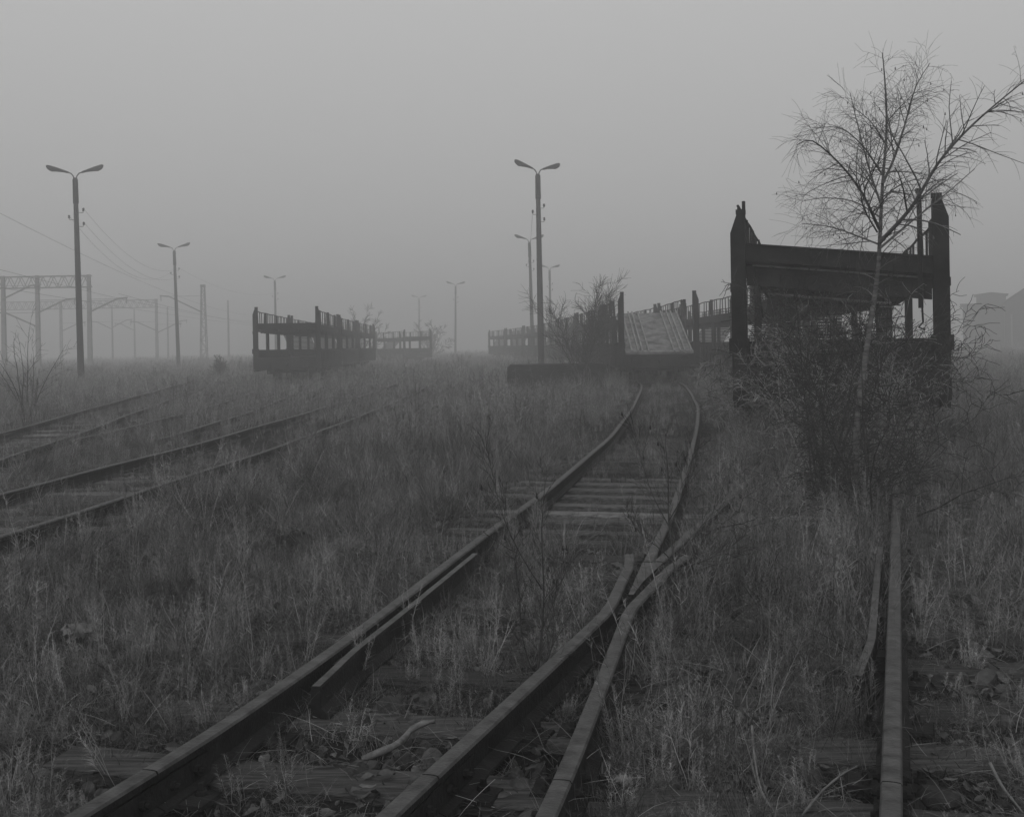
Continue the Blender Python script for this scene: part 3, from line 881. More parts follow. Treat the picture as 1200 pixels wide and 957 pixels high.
def pxpath(pts, Y0, bend=0.0, step=.12):
    w_ = [at(x, y, Y0 + dz + bend) for (x, y, dz) in pts]
    out = spline(w_, step)
    return out
def birch():
    r = np.random.default_rng(21)
    Y = 10.3
    base = at(1016, 603, Y)
    base.z = float(ground_z(base.x, base.y))
    root = empty('birch_tree', base, label='slender bare birch with fine drooping twigs, in front of the large slanting wagon', cat='tree')
    trunk = pxpath([(1016, 606, 0), (1004, 545, -.05), (1006, 480, -.1), (1017, 400, -.05), (1028, 325, 0), (1031, 282, .02), (1034, 220, .05), (1039, 150, .05), (1037, 95, 0), (1034, 62, 0)], Y)
    m = MB(); n = len(trunk)
    m.tube(trunk, [.030 * (1 - i / (n - 1)) ** .8 + .004 for i in range(n)], 9)
    m.build('trunk', M_birch, root, smooth=True).matrix_parent_inverse = Matrix.Translation(-base)
    limbs = [
        ([(1031, 284, 0), (1068, 243, -.25), (1099, 192, -.4), (1130, 156, -.45), (1165, 124, -.5), (1204, 92, -.5)], .020, .005, 20, .50),
        ([(1031, 291, 0), (1070, 258, .3), (1110, 226, .55), (1142, 198, .7)], .013, .004, 12, .36),
        ([(1034, 216, 0), (1050, 180, .2), (1062, 140, .3), (1074, 100, .35), (1090, 74, .4)], .014, .003, 15, .36),
        ([(1030, 268, 0), (1010, 226, -.3), (984, 192, -.5), (952, 165, -.65), (934, 170, -.7)], .015, .004, 17, .40),
        ([(1029, 286, 0), (1003, 276, .3), (974, 266, .5), (940, 262, .7)], .010, .003, 14, .36),
        ([(1033, 242, 0), (1018, 196, .35), (1006, 150, .5), (996, 108, .6)], .012, .003, 14, .36),
        ([(1037, 168, 0), (1020, 142, -.2), (998, 125, -.3)], .007, .0025, 8, .26),
        ([(1040, 142, 0), (1060, 120, -.2), (1078, 104, -.3)], .006, .0025, 8, .24),
        ([(1028, 272, 0), (1012, 243, -.4), (1006, 212, -.6), (990, 190, -.8)], .009, .003, 12, .34),
        ([(1033, 232, 0), (1060, 214, -.4), (1090, 208, -.7)], .008, .003, 10, .34),
        ([(1034, 205, 0), (1012, 172, -.3), (985, 150, -.55), (960, 150, -.7)], .009, .003, 12, .34),
        ([(1036, 185, 0), (1052, 150, .4), (1056, 110, .6)], .007, .0025, 9, .28),
        ([(1032, 255, 0), (1000, 236, .4), (965, 232, .6), (940, 236, .8)], .009, .003, 13, .34),
    ]
    m = MB()
    for pts, r0, r1, cnt, ln in limbs:
        pth = pxpath(pts, Y, 0, .1)
        grow(m, r, pth, r0, r1, 2, (int(cnt * 1.7), 6), (ln * 1.4, .30), .075, .06, .80, .10, .04, .0014)
    # twigs straight off the leader
    grow(m, r, trunk[int(n * .45):], .012, .003, 2, (38, 5), (.46, .24), .06, .06, .9, .05, .03, .0014)
    m.build('crown', M_btwig, root).matrix_parent_inverse = Matrix.Translation(-base)
birch()
def shrub(name, label, base, stems, H, spread, seed, m=None, rad=.016, levels=(9, 6), lens=(.5, .22), droop=.03, wob=.13, arch=0.0, group=None, cat='shrub', wild=.7):
    r = np.random.default_rng(seed)
    base = Vector(base); base.z = float(ground_z(base.x, base.y))
    root = empty(name, base, label=label, cat=cat, group=group)
    s_ = MB(); t_ = MB()
    for k in range(stems):
        a = 2 * math.pi * k / stems + r.normal(0, .35)
        tilt = spread * r.uniform(.25, 1.1)
        d = Vector((math.cos(a) * math.sin(tilt), math.sin(a) * math.sin(tilt), math.cos(tilt)))
        L = H * r.uniform(.65, 1.08)
        o = Vector((r.normal(0, .05), r.normal(0, .05), -.05))
        p = twig_path(r, o, d, L, arch, wob * .5, 9)
        rr = rad * r.uniform(.6, 1.1)
        n = len(p)
        s_.tube(p, [rr * (1 - .85 * i / (n - 1)) for i in range(n)], 6)
        grow(t_, r, p, rr * .35, rr * .12, 2, levels, lens, droop, wob, wild, .18, 0, (.00028 if base.y < 20 else .00012) * base.y)
    s_.build('stem', m or M_bark, root, smooth=True)
    t_.build('twigs', M_twig if m is None else m, root)
    return root
SG = 'bare shrubs of the thicket round the birch'
g = lambda px, py: ground_at(px, py, -.2)
shrub('bare_shrub', 'dark forked shrub of the thicket, on the lamp-post side of the birch trunk', g(962, 588), 8, 2.94, 0.42, 5, None, .019, (12, 6), (.75, .34), .0, .17, .0, SG, 'shrub', .95)
shrub('bare_shrub', 'tangled arching shrub at the foot of the birch trunk', g(1012, 615), 14, 2.43, 0.70, 6, None, .013, (11, 6), (.65, .30), .02, .20, .05, SG, 'shrub', 1.0)
shrub('bare_shrub', 'spreading shrub in the thicket beside the rail, in front of the wagon end post', g(1022, 575), 12, 2.43, 0.55, 8, M_twig2, .012, (11, 6), (.65, .30), .02, .20, .03, SG, 'shrub', 1.0)
shrub('bare_shrub', 'low sprawling shrub of the thicket nearest the crossing', g(935, 560), 11, 2.05, 0.70, 9, M_twig2, .010, (11, 6), (.6, .28), .03, .20, .05, SG, 'shrub', 1.0)
shrub('bare_shrub', 'dense coarse-stemmed shrub of the thicket close against the wagon wall', g(990, 528), 19, 2.94, 0.60, 12, None, .017, (12, 6), (.75, .34), .02, .19, .03, SG, 'shrub', 1.0)
shrub('bare_shrub', 'bramble-like shrub of the thicket under the raised corner of the wagon deck', g(915, 528), 15, 2.69, 0.55, 13, M_twig2, .011, (11, 6), (.7, .32), .02, .20, .04, SG, 'shrub', 1.0)
shrub('bare_shrub', 'low matted shrub of the thicket in bare ground between birch and crossing rails', g(975, 603), 12, 1.28, 0.90, 23, None, .010, (10, 6), (.5, .24), .04, .20, .06, SG, 'shrub', 1.0)
shrub('bare_shrub', 'dense thin-stemmed shrub of the thicket in the middle, between birch and wagon', g(1005, 550), 15, 2.69, 0.60, 33, None, .012, (12, 6), (.75, .34), .02, .19, .03, SG, 'shrub', 1.0)
shrub('bare_shrub', 'low shrub of the thicket pressed against the wheels of the large wagon', g(1032, 545), 11, 1.92, 0.60, 43, M_twig2, .010, (10, 6), (.6, .28), .02, .2, .04, SG, 'shrub', 1.0)
shrub('bare_shrub', 'wide arching shrub of the thicket with long bowed canes over the wagon wall', g(955, 535), 10, 2.7, .75, 63, None, .014, (12, 6), (.8, .36), .05, .14, .06, SG, 'shrub', .9)
shrub('bare_shrub', 'thin pale cane shrub of the thicket beside the end post nearest the crossing', g(885, 520), 9, 1.9, .6, 53, M_twig2, .010, (10, 6), (.65, .30), .03, .2, .04, SG, 'shrub', 1.0)
shrub('bare_shrub', 'bare many-stemmed bush beside the pale ramp of the wagon', g(684, 457), 10, 4.4, .5, 14, None, .030, (16, 9), (1.3, .6), -.01, .10, .0)
shrub('bare_shrub', 'small upright bush close behind the bush by the ramp wagon', g(712, 452), 5, 3.9, .25, 15, None, .026, (13, 7), (1.0, .5), .0, .10, .0)
shrub('bare_shrub', 'dark leafless shrub alone at the picture edge by the far track', g(30, 490), 7, 2.7, .42, 16, None, .022, (7, 3), (.8, .3), -.02, .10, .0)
shrub('bare_shrub', 'small dense tuft of brush beside the second lamp post', g(258, 444), 14, 1.3, .55, 17, None, .012, (9, 6), (.5, .25), .0, .14, .0)
shrub('bare_tree', 'faint round-headed tree rising behind the field row of wagons', (gx_(418, 104), 104, 0), 9, 5.6, .6, 18, None, .05, (14, 8), (1.4, .7), .0, .12, .0, None, 'tree')
shrub('bare_tree', 'faint low tree in the fog beside the lone hazy wagon', (gx_(505, 150), 150, 0), 9, 5.0, .7, 19, None, .05, (14, 8), (1.4, .7), .0, .12, .0, None, 'tree')
def sapling(label, Y, stems, seed, twig, base_px, mt=None):
    r = np.random.default_rng(seed)
    base = at(*base_px, Y); base.z = float(ground_z(base.x, base.y))
    root = empty('sapling', base, label=label, cat='sapling', group='thin bare saplings among the rails')
    m, t = MB(), MB()
    for pts, r0 in stems:
        p = pxpath(pts, Y, 0, .06)
        n = len(p)
        m.tube(p, [r0 * (1 - .8 * i / (n - 1)) for i in range(n)], 6)
        grow(t, r, p, r0 * .35, .001, 2, twig[:2], twig[2:], -.04, .07, .55, .2, .02, .0011)
    m.build('stem', mt or M_bark, root, smooth=True).matrix_parent_inverse = Matrix.Translation(-base)
    t.build('twigs', mt or M_twig, root).matrix_parent_inverse = Matrix.Translation(-base)
sapling('thin bare sapling growing between the rails just short of the crossing', 5.35,
        [([(629, 796, 0), (636, 730, 0), (637, 680, .03), (635, 620, .05), (639, 560, .06)], .0065), ([(627, 798, 0), (612, 745, -.1), (608, 690, -.15), (600, 640, -.2)], .004), ([(634, 740, 0), (655, 690, .1), (668, 655, .15)], .0035),
         ([(635, 690, 0), (605, 640, -.1), (585, 590, -.2), (570, 520, -.25)], .003), ([(628, 797, 0), (646, 760, -.15), (650, 700, -.2)], .003)], 3, (18, 4, .24, .09), (629, 798))
sapling('thin dark sapling forking above the crossing, beside the right wing rail', 6.9,
        [([(795, 690, 0), (790, 655, 0), (784, 610, .05), (783, 560, .08), (780, 520, .1)], .009), ([(791, 660, 0), (770, 640, -.1), (750, 625, -.15), (735, 600, -.2)], .005), ([(791, 658, 0), (815, 625, .1), (835, 600, .15), (848, 575, .2)], .005),
         ([(786, 620, 0), (765, 580, .1), (752, 540, .2), (742, 500, .2)], .004), ([(792, 668, 0), (830, 655, -.15), (860, 640, -.2)], .004), ([(784, 610, 0), (805, 570, -.1), (812, 530, -.15)], .004)], 4, (16, 5, .28, .11), (795, 692))
sapling('pale straggling stem standing on its own left of the turnout, in the long grass', 8.8,
        [([(330, 705, 0), (326, 660, 0), (330, 620, 0)], .004)], 24, (6, 2, .1, .05), (330, 706), M_twig2)
def stick(label, pts, rad, name='fallen_branch', m=None, fork=None):
    w_ = spline([ground_at(x, y, z) for x, y, z in pts], .03)
    n = len(w_)
    r = np.random.default_rng(int(pts[0][0]))
    mb = MB()
    mb.tube(w_, [rad * (1 + .18 * r.normal()) * (1 - .45 * i / n) for i in range(n)], 7)
    if fork:
        f_ = spline([ground_at(x, y, z) for x, y, z in fork], .03)
        mb.tube(f_, [rad * .6 * (1 - .5 * i / len(f_)) for i in range(len(f_))], 6)
    o = mb.build(name, m or M_twig2, None, loc=w_[0], smooth=True)
    tag(o, label, 'branch', 'fallen branches')
M_bleach = mat('bleached_wood', 0.06, 0.20, 18, rough=0.9, bump=0.4, stretch=(1, 1, 1))
stick('pale crooked branch lying across a sleeper between the front rails', [(424, 889, -.14), (445, 881, -.125), (468, 870, -.12), (483, 854, -.11), (497, 847, -.10), (509, 845, -.10)], .016, m=M_bleach)
stick('long pale stem bending over the dead grass left of the single straight rail', [(881, 850, .03), (884, 885, -.02), (892, 925, -.08), (908, 952, -.13)], .005, m=M_bleach, fork=[(880, 893, -.05), (890, 925, -.08), (908, 952, -.13)])
stick('thin pale stem slanting to the ground right of the single straight rail', [(1160, 893, -.05), (1174, 920, -.1), (1199, 952, -.14)], .006, m=M_bleach)
stick('forked pale twig lying low just left of the single straight rail near the picture bottom', [(940, 955, -.14), (965, 925, -.11), (990, 905, -.09), (1004, 898, -.09)], .005, m=M_bleach)
stick('dark twig leaning on the inner rail near the crossing', [(820, 668, .02), (850, 655, .04), (878, 648, .05)], .010, m=M_bark)
def crumple(name, label, cat, p, size, m, seed, flat=.35):
    r = np.random.default_rng(seed)
    n = 13
    vs, fs = [], []
    for i in range(n):
        for j in range(n):
            u, v = i / (n - 1) * 2 - 1, j / (n - 1) * 2 - 1
            k = 1 - .3 * (u * u + v * v) + .3 * r.normal() * .35
            z = flat * (1 - (u * u + v * v) * .45) * size[0] * .5 + r.normal(0, .09) * size[0] * flat
            vs.append((u * size[0] * .5 * k, v * size[1] * .5 * k, max(z, 0)))
    fs = [(i * n + j, (i + 1) * n + j, (i + 1) * n + j + 1, i * n + j + 1) for i in range(n - 1) for j in range(n - 1)]
    o = MB().add(vs, fs).build(name, m, None, smooth=False)
    md = o.modifiers.new('thick', 'SOLIDIFY'); md.thickness = .003
    o.location = p; o.rotation_euler = (0, 0, r.uniform(0, 3))
    tag(o, label, cat)
    return o
p = ground_at(92, 748, -.12); crumple('plastic_sack', 'crumpled grey plastic sack lying in the long grass left of the turnout', 'sack', p, (.30, .2), M_film, 2, .5)
p = ground_at(731, 918, -.1); crumple('dried_leaf', 'pale curled dry leaf on the grass right of the crossing rails, near the picture bottom', 'leaf', p, (.085, .06), M_paper, 3, .6)
def rock(name, label, p, s, seed, m=None):
    r = np.random.default_rng(seed)
    import bmesh
    bm = bmesh.new(); bmesh.ops.create_icosphere(bm, subdivisions=2, radius=1)
    dirs = [Vector(r.normal(0, 1, 3)).normalized() for _ in range(9)]
    for v in bm.verts:
        for d in dirs:
            k = v.co.dot(d) - .72
            if k > 0: v.co -= d * k
        v.co += Vector(r.normal(0, .03, 3))
        v.co = Vector((v.co.x * s[0], v.co.y * s[1], v.co.z * s[2]))
    me = bpy.data.meshes.new(name); bm.to_mesh(me); bm.free(); me.materials.append(m or M_stone)
    o = bpy.data.objects.new(name, me)
    if p is not None: C.objects.link(o); o.location = p
    if label: tag(o, label, 'stone', 'larger stones on the ballast')
    return o
for i, (px, py, s, lab) in enumerate(((1097, 938, (.10, .07, .06), 'rounded stone just right of the single straight rail joint'), (610, 921, (.06, .05, .03), 'flat stone between the two crossing rails, near their bolts'),
        (578, 933, (.07, .05, .015), 'thin slab of stone between the crossing rails at the picture bottom'), (912, 853, (.035, .03, .035), 'small upright pale stone in the grass, the nearer of two'),
        (928, 849, (.04, .03, .04), 'small upright pale stone in the grass, the one nearer the single straight rail'), (1178, 846, (.05, .04, .03), 'pale stone in the weeds right of the single straight rail'),
        (330, 925, (.03, .03, .04), 'small pale cube-like stone between the front rails'))):
    rock('stone', lab, ground_at(px, py, -.16), s, 40 + i)

# ---------------------------------------------------------------- ground cover: grass, weeds, litter, ballast (instanced on points)
lib = bpy.data.collections.new('ground_cover_library')          # not linked to the scene
def lib_obj(name, vs, fs, m, coll):
    me = bpy.data.meshes.new(name); me.from_pydata(vs, [], fs); me.materials.append(m)
    o = bpy.data.objects.new(name, me); coll.objects.link(o)
    return o
def blade(vs, fs, r, p, d, L, w, curve, n=4):
    side = Vector((-d.y, d.x, 0))
    if side.length < 1e-3: side = Vector((1, 0, 0))
    side.normalize()
    a = r.uniform(0, 6.28); side = (side * math.cos(a) + d.cross(side) * math.sin(a)) if r.random() < .5 else side
    q = Vector(p); dd = Vector(d).normalized()
    i0 = len(vs)
    for i in range(n + 1):
        ww = w * (1 - i / n) ** .7 if i < n else 0
        if i < n:
            vs.append(tuple(q - side * ww * .5)); vs.append(tuple(q + side * ww * .5))
        else: vs.append(tuple(q))
        hd = Vector((dd.x, dd.y, 0)); hd = hd.normalized() if hd.length > 1e-3 else Vector((1, 0, 0))
        dd = (dd + (hd * .55 - Vector((0, 0, 1))) * curve + Vector(r.normal(0, .07, 3))).normalized()
        q = q + dd * (L / n)
    for i in range(n - 1): fs.append((i0 + 2 * i, i0 + 2 * i + 1, i0 + 2 * i + 3, i0 + 2 * i + 2))
    fs.append((i0 + 2 * n - 2, i0 + 2 * n - 1, i0 + 2 * n))
def tuft(seed, n, L, w, spread, rad, curve):
    r = np.random.default_rng(seed); vs, fs = [], []
    for k in range(n):
        a, t = r.uniform(0, 6.283), abs(r.normal(0, spread))
        rr = rad * math.sqrt(r.random())
        b = r.uniform(0, 6.283)
        blade(vs, fs, r, (rr * math.cos(b), rr * math.sin(b), -.02), Vector((math.sin(t) * math.cos(a), math.sin(t) * math.sin(a), math.cos(t))), L * r.uniform(.35, 1.1), w * r.uniform(.6, 1.2), curve * r.uniform(.2, 1.8))
    return vs, fs
def stalk(seed, n, H, w, feather):
    """dry weed stems with short side twigs and feathery heads"""
    r = np.random.default_rng(seed); vs, fs = [], []
    for k in range(n):
        b = r.uniform(0, 6.283); rr = .10 * r.random()
        d = Vector((r.normal(0, .12), r.normal(0, .12), 1)).normalized()
        p = Vector((rr * math.cos(b), rr * math.sin(b), -.02)); L = H * r.uniform(.6, 1.1)
        mb = MB(); pts = [p + d * L * t + Vector((r.normal(0, .006), r.normal(0, .006), 0)) for t in np.linspace(0, 1, 5)]
        mb.tube(pts, [w * (1 - .6 * t) for t in np.linspace(0, 1, 5)], 3, cap=False)
        i0 = len(vs); vs.extend(mb.v); fs.extend([tuple(i + i0 for i in f) for f in mb.f])
        for j in range(feather):
            t = r.uniform(.35, 1.0); q = p + d * L * t
            a = r.uniform(0, 6.283)
            blade(vs, fs, r, q, Vector((math.cos(a) * .8, math.sin(a) * .8, r.uniform(.3, 1.1))).normalized(), H * .16 * r.uniform(.4, 1.2) * (1.25 - t * .7), w * 1.3, .05, 3)
    return vs, fs
def cover(name, label, items, pts, rot, scl, idx, cat):
    """one object: library pieces instanced on its points by geometry nodes"""
    coll = bpy.data.collections.new(name + '_pieces')
    for i, it in enumerate(items):
        if isinstance(it, bpy.types.Object):
            it.name = '%s_%02d' % (name, i); coll.objects.link(it)
        else: lib_obj('%s_%02d' % (name, i), it[0], it[1], it[2], coll)
    me = bpy.data.meshes.new(name)
    me.from_pydata(pts.tolist(), [], [])
    at_ = me.attributes.new('rot', 'FLOAT_VECTOR', 'POINT'); at_.data.foreach_set('vector', rot.astype(np.float32).ravel())
    at_ = me.attributes.new('scl', 'FLOAT_VECTOR', 'POINT'); at_.data.foreach_set('vector', scl.astype(np.float32).ravel())
    at_ = me.attributes.new('idx', 'INT', 'POINT'); at_.data.foreach_set('value', idx.astype(np.int32))
    o = bpy.data.objects.new(name, me); C.objects.link(o)
    ng = bpy.data.node_groups.new(name, 'GeometryNodeTree')
    ng.interface.new_socket('Geometry', in_out='INPUT', socket_type='NodeSocketGeometry')
    ng.interface.new_socket('Geometry', in_out='OUTPUT', socket_type='NodeSocketGeometry')
    N, Lk = ng.nodes, ng.links
    gi, gout = N.new('NodeGroupInput'), N.new('NodeGroupOutput')
    iop = N.new('GeometryNodeInstanceOnPoints')
    ci = N.new('GeometryNodeCollectionInfo'); ci.inputs['Collection'].default_value = coll
    ci.inputs['Separate Children'].default_value = True; ci.inputs['Reset Children'].default_value = True
    def na(nm, ty):
        a = N.new('GeometryNodeInputNamedAttribute'); a.data_type = ty; a.inputs['Name'].default_value = nm
        return next(s for s in a.outputs if s.enabled and s.name == 'Attribute')
    Lk.new(gi.outputs[0], iop.inputs['Points']); Lk.new(ci.outputs[0], iop.inputs['Instance'])
    iop.inputs['Pick Instance'].default_value = True
    Lk.new(na('idx', 'INT'), iop.inputs['Instance Index'])
    Lk.new(na('rot', 'FLOAT_VECTOR'), iop.inputs['Rotation']); Lk.new(na('scl', 'FLOAT_VECTOR'), iop.inputs['Scale'])
    Lk.new(iop.outputs[0], gout.inputs[0])
    md = o.modifiers.new('cover', 'NODES'); md.node_group = ng
    tag(o, label, cat, None, 'stuff')
    return o

def scatter(n, y0, y1, power, wide=0.60, pad=1.5, seed=0):
    """points in the wedge the photograph could see, a little wider than its frame; denser near"""
    r = np.random.default_rng(seed)
    t = r.random(n)
    y = (y0 ** power + (y1 ** power - y0 ** power) * t) ** (1 / power)
    x = r.uniform(-1, 1, n) * (wide * y + pad)
    return x, y
RA, RB, RC, RD = [rail_A, rail_B, rail_C, rail_D]
def near_rail(x, y, d):
    m = np.zeros(len(x), bool)
    for pth, ym in ((RA, 60), (RB, 8.6), (RC, 60), (RD, 7.4)): m |= (np.abs(x - lateral(pth, y)) < d) & (y < ym)
    for cl in (clE, clF):
        for s in (-1, 1): m |= (np.abs(x - lateral(cl, y) - s * .75) < d) & (y < 50)
    return m
def zones(x, y):
    """(density 0..1, height factor) of the vegetation at a place"""
    xa, xc, xd, xb = lateral(RA, y), lateral(RC, y), lateral(RD, y), lateral(RB, y)
    n1, n2, n4 = fnoise(x * .55, y * .55, 5), fnoise(x * 1.6, y * 1.6, 8), fnoise(x * 2.6, y * 2.6, 77, 2)
    dens = np.ones_like(x); h = .54 + .9 * (n1 - .3) + 1.0 * (n4 - .5)
    right = x > xd
    left = x < xa
    ins = ~right & ~left
    # the open field left: long grass; low weeds close to the camera
    close = np.clip((y - 3.5) / 6.5, 0, 1)
    h = np.where(left, h * (.42 + .50 * close), h)
    h = np.where(right, h * (.45 + .42 * np.clip((y - 5) / 6, 0, 1)), h)
    dens = np.where(right & (y < 6.5), .6 + .3 * n2, dens)
    edge = left & (x > xa - .45) & (y < 16)
    h = np.where(edge, h * .7, h)
    # between the rails
    d_in = np.select([y < 4.6, y < 5.6, y < 8.8, y < 9.6, y < 12.9, y < 15], [.12, .5, .95, .95, .16, .9], 1.0)
    h_in = np.select([y < 4.4, y < 5.6, y < 8.0, y < 10.0, y < 12.9, y < 15], [.24, .30, .40, .62, .2, .42], .55)
    btw = ins & (x > xc) & (x > xb) & (y < 9.5)           # ground right of the crossing rails
    d_in = np.where(btw, np.select([y < 4.3, y < 6], [.7, .9], 1.0), d_in)
    h_in = np.where(btw, np.select([y < 4.3, y < 6], [.40, .55], .72), h_in)
    lay = ins & (x > xc) & (y > 9.5)
    d_in = np.where(lay, .95, d_in); h_in = np.where(lay, .75, h_in)
    dens = np.where(ins, d_in * (.6 + .8 * n2), dens); h = np.where(ins, h_in * (.6 + .6 * n1 + .6 * (n4 - .3)), h)
    # bare ballast beside the sleepers left of rail A
    bare = left & (x > xa - 1.1) & (y > 9.3) & (y < 12.6)
    dens = np.where(bare, .2, dens)
    for cl, ymax in ((clE, 24), (clF, 34)):
        d = np.abs(x - lateral(cl, y))
        on = (d < 1.15) & (y < ymax)
        n3 = fnoise(x * .5 + 9, y * .35, 12)
        dens = np.where(on, np.where(n3 > .47, .9, .22), dens); h = np.where(on, h * .55, h)
    for pth in (RA, RC):                                    # rails stay clear beyond the dug-out sleepers
        d = np.abs(x - lateral(pth, y))
        k = (y > 12.5) & (y < 42)
        h = np.where(k & (d < .55), h * np.where(d < .22, .26, .45), h)
    for cl, ymax in ((clE, 40), (clF, 55), (clG, 32)):
        d = np.abs(np.abs(x - lateral(cl, y)) - .75)
        h = np.where((d < .42) & (y < ymax) & ((n1 > .42) | (x < lateral(cl, y))), h * np.where(d < .2, .3, .5), h)
    k = (y > 12.5) & (y < 40) & (x > xa) & (x < xc)
    h = np.where(k, np.minimum(h, .34), h)
    h = np.where(right & (y < 7), h * .75, h)
    dens = dens * np.where((n2 < .40) & (y < 24), .16, 1.0)
    return dens, np.maximum(h, .16)
def place(n, y0, y1, power, seed, dmul=1.0, rail_clear=.055, wide=.60):
    x, y = scatter(n, y0, y1, power, wide, 1.5, seed)
    r = np.random.default_rng(seed + 1)
    d, h = zones(x, y)
    keep = (r.random(n) < d * dmul) & ~near_rail(x, y, rail_clear)
    return x[keep], y[keep], h[keep], r
def rots(r, n, tilt): return np.stack([r.normal(0, tilt, n), r.normal(0, tilt, n), r.uniform(0, 6.283, n)], -1)

# near grass: upright tufts, bent tufts, lodged and curled mats
items = [tuft(1, 40, .44, .0032, .24, .10, .06) + (M_grass,), tuft(2, 44, .40, .0030, .40, .13, .14) + (M_grass,), tuft(3, 34, .52, .0034, .20, .10, .09) + (M_grass,),
         tuft(4, 54, .40, .0034, .75, .14, .26) + (M_grass,), tuft(5, 60, .34, .0030, 1.0, .16, .30) + (M_grass,), tuft(6, 46, .32, .0036, .6, .12, .42) + (M_grass,),
         tuft(7, 80, .19, .0030, 1.15, .17, .35) + (M_grass,), tuft(8, 70, .24, .0034, 1.3, .16, .22) + (M_straw,), tuft(9, 22, .60, .0030, .34, .10, .16) + (M_grass,)]
x, y, h, r = place(60000, 2.3, 19, 1.35, 100)
n = len(x)
sc = h * r.gamma(9, 1 / 9, n).clip(.5, 1.8) * np.clip(.85 + y * .02, .85, 1.15)
patch = fnoise(x * .7 + 3, y * .7, 55)
up = r.choice(9, n, p=[.09, .16, .08, .19, .15, .14, .11, .05, .03])
me_ = r.choice(9, n, p=[.05, .10, .03, .20, .18, .15, .18, .09, .02])
ix = np.where(patch + np.clip((y - 6) / 14, -.12, .35) > .5, up, me_)
cover('dead_grass', 'matted dead grass around the front rails', items, np.stack([x, y, ground_z(x, y)], -1), rots(r, n, .38), np.stack([np.maximum(sc, .5) * 1.15, np.maximum(sc, .5) * 1.05, sc], -1), ix, 'grass')
# far grass: the same tufts with coarser blades
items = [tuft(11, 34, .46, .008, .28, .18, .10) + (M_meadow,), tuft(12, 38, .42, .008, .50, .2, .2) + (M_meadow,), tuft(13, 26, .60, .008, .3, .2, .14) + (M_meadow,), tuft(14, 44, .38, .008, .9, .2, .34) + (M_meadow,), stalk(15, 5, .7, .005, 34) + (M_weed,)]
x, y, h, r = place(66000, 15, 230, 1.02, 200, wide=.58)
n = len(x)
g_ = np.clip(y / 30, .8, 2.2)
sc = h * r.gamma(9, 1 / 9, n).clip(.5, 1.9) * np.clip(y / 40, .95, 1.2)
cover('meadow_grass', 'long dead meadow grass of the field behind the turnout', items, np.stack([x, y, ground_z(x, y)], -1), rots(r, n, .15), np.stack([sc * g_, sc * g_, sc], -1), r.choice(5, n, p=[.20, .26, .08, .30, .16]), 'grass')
# weeds with feathery stems
items = [stalk(31, 4, .62, .0022, 40) + (M_weed,), stalk(32, 3, .75, .0024, 34) + (M_weed,), stalk(33, 6, .34, .0020, 60) + (M_weed,), stalk(34, 2, .95, .0028, 30) + (M_weed,), stalk(35, 5, .24, .0022, 80) + (M_weed,), stalk(36, 2, .62, .0034, 14) + (M_bark,)]
x, y, h, r = place(26000, 2.4, 40, 1.25, 300, .85, .10)
n = len(x)
m_ = (fnoise(x * .4, y * .4, 44) > .40) | (y < 6)
x, y, h = x[m_], y[m_], h[m_]; n = len(x)
sc = np.clip(h, .35, 1.1) * r.uniform(.75, 1.5, n); th = np.clip(y / 12, 1, 2.4)
low = r.choice(6, n, p=[.08, .04, .40, .0, .46, .02]); hi = r.choice(6, n, p=[.30, .24, .24, .06, .11, .05])
ix = np.where(y + r.normal(0, 1.5, n) < 6.5, low, hi)
sc = np.where(y < 6.5, np.maximum(sc, .6), sc)
cover('dry_weeds', 'dry feathery weed stalks standing in the grass', items, np.stack([x, y, ground_z(x, y)], -1), rots(r, n, .14), np.stack([sc * th ** .6, sc * th ** .6, sc], -1), ix, 'weeds')
# low herbs hugging the ground
items = [tuft(41, 46, .10, .006, .9, .08, .2) + (M_moss,), tuft(42, 40, .13, .005, .8, .09, .25) + (M_moss,), tuft(43, 50, .08, .007, 1.1, .09, .15) + (M_moss,)]
x, y = scatter(22000, 2.3, 16, 1.3, .6, 1.5, 400); r = np.random.default_rng(401)
d, h = zones(x, y)
keep = (r.random(len(x)) < np.clip(d + .12, 0, .9) * np.where(fnoise(x * 1.1, y * 1.1, 71) > .42, 1, .3)) & ~near_rail(x, y, .06)
x, y = x[keep], y[keep]; n = len(x); sc = r.uniform(.6, 1.4, n)
cover('low_herbs', 'low creeping herbs between the grass tufts', items, np.stack([x, y, ground_z(x, y)], -1), rots(r, n, .15), np.stack([sc, sc, sc], -1), r.choice(3, n), 'weeds')
# ballast stones
items = [rock('s', None, None, (.045, .038, .028), 60 + k) for k in range(6)]
x, y = scatter(16000, 2.3, 15, 1.2, .6, 1.2, 500); r = np.random.default_rng(501)
xa, xd = lateral(RA, y), lateral(RD, y)
w_in = np.where((x > xa - .9) & (x < xd + 1.2), 1.0, .06)
w_in = np.where((np.abs(x - lateral(clE, y)) < 1.4), .9, w_in)
keep = (r.random(len(x)) < w_in * (.25 + .75 * (fnoise(x * 2, y * 2, 91) > .42))) & ~near_rail(x, y, .07)
x, y = x[keep], y[keep]; n = len(x); sc = r.gamma(3, .24, n).clip(.25, 1.9)
cover('ballast', 'loose ballast stones between the rails', items, np.stack([x, y, ground_z(x, y) + .004], -1), r.uniform(0, 6.28, (n, 3)), np.stack([sc, sc, sc], -1), r.choice(6, n), 'gravel')
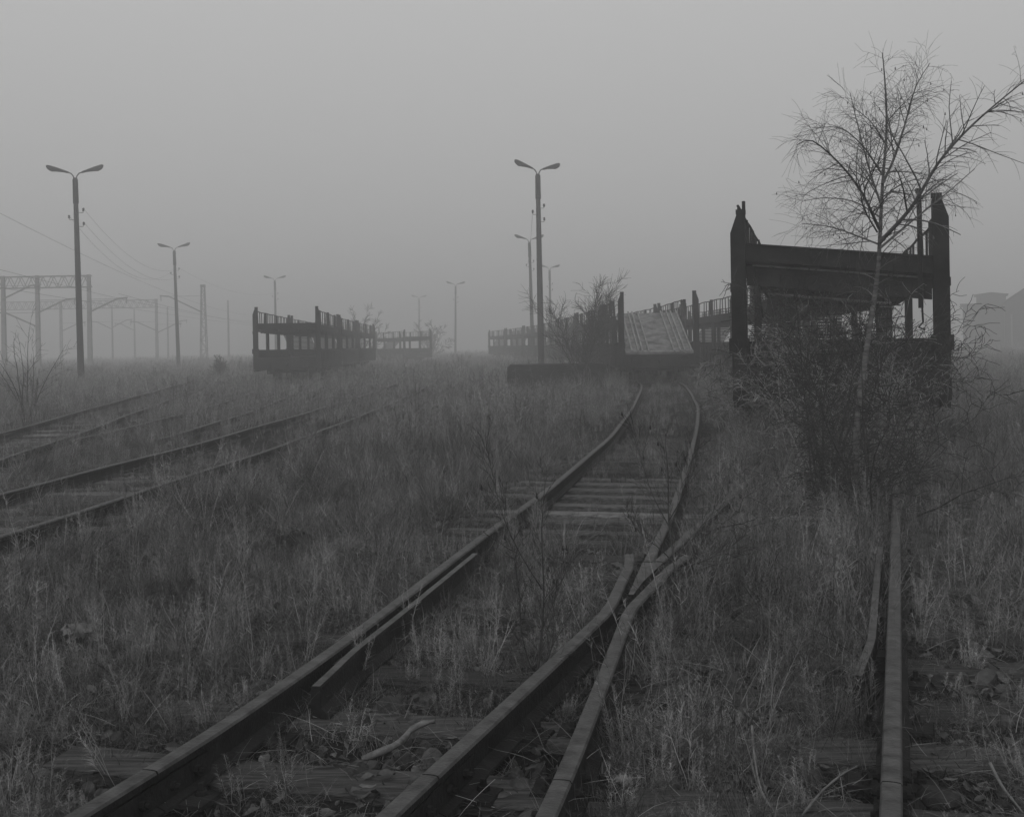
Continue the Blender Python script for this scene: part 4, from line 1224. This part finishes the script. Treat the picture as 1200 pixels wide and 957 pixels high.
# litter: curled leaves, straw, twigs lying flat
def leaf(seed):
    r = np.random.default_rng(seed); vs, fs = [], []
    k = 5
    for i in range(k + 1):
        t = i / k; wv = .020 * math.sin(math.pi * min(1, t * .95 + .03)) + .001
        z = .012 * math.sin(3 * t + seed) + .004
        for s in (-1, 0, 1): vs.append((t * .068, s * wv, z + (abs(s) * .010 * (1 if seed % 2 else -.4)) + r.normal(0, .002) + .006))
    for i in range(k):
        for s in (0, 1): fs.append((i * 3 + s, i * 3 + s + 1, i * 3 + s + 4, i * 3 + s + 3))
    return vs, fs, M_leaf
def straws(seed, n, L, w):
    r = np.random.default_rng(seed); vs, fs = [], []
    for k in range(n):
        a = r.uniform(0, 6.28)
        d = Vector((math.cos(a), math.sin(a), r.uniform(.0, .35)))
        blade(vs, fs, r, (r.normal(0, .08), r.normal(0, .08), r.uniform(.005, .05)), d.normalized(), L * r.uniform(.4, 1.2), w * r.uniform(.7, 1.3), .10, 5)
    return vs, fs, M_straw
items = [leaf(1), leaf(2), leaf(3), straws(4, 14, .22, .0018), straws(5, 9, .32, .0020), straws(6, 20, .14, .0018)]
x, y = scatter(17000, 2.3, 11, 1.2, .6, 1.2, 600); r = np.random.default_rng(601)
xa, xd = lateral(RA, y), lateral(RD, y)
keep = (r.random(len(x)) < np.where((x > xa - .2), 1.0, .35)) & ~near_rail(x, y, .06)
x, y = x[keep], y[keep]; n = len(x); sc = r.gamma(4, .2, n).clip(.35, 1.05)
cover('ground_litter', 'fallen leaves and straw scattered on the ballast', items, np.stack([x, y, ground_z(x, y) + .02], -1), rots(r, n, .45), np.stack([sc, sc, sc], -1), r.choice(6, n, p=[.26, .26, .26, .06, .06, .10]), 'litter')

# ---------------------------------------------------------------- the fog
hz = MB().box(-660, 660, -80, 660, -2.2, 15.5)
mh = bpy.data.materials.new('haze'); mh.use_nodes = True
n_, l_ = mh.node_tree.nodes, mh.node_tree.links
n_.clear()
vo = n_.new('ShaderNodeVolumePrincipled'); oo = n_.new('ShaderNodeOutputMaterial')
vo.inputs['Color'].default_value = (.82, .82, .82, 1)
vo.inputs['Density'].default_value = HAZE_DENSITY
vo.inputs['Anisotropy'].default_value = 0.2
l_.new(vo.outputs[0], oo.inputs['Volume'])
ho = hz.build('haze', mh)
tag(ho, kind='stuff')
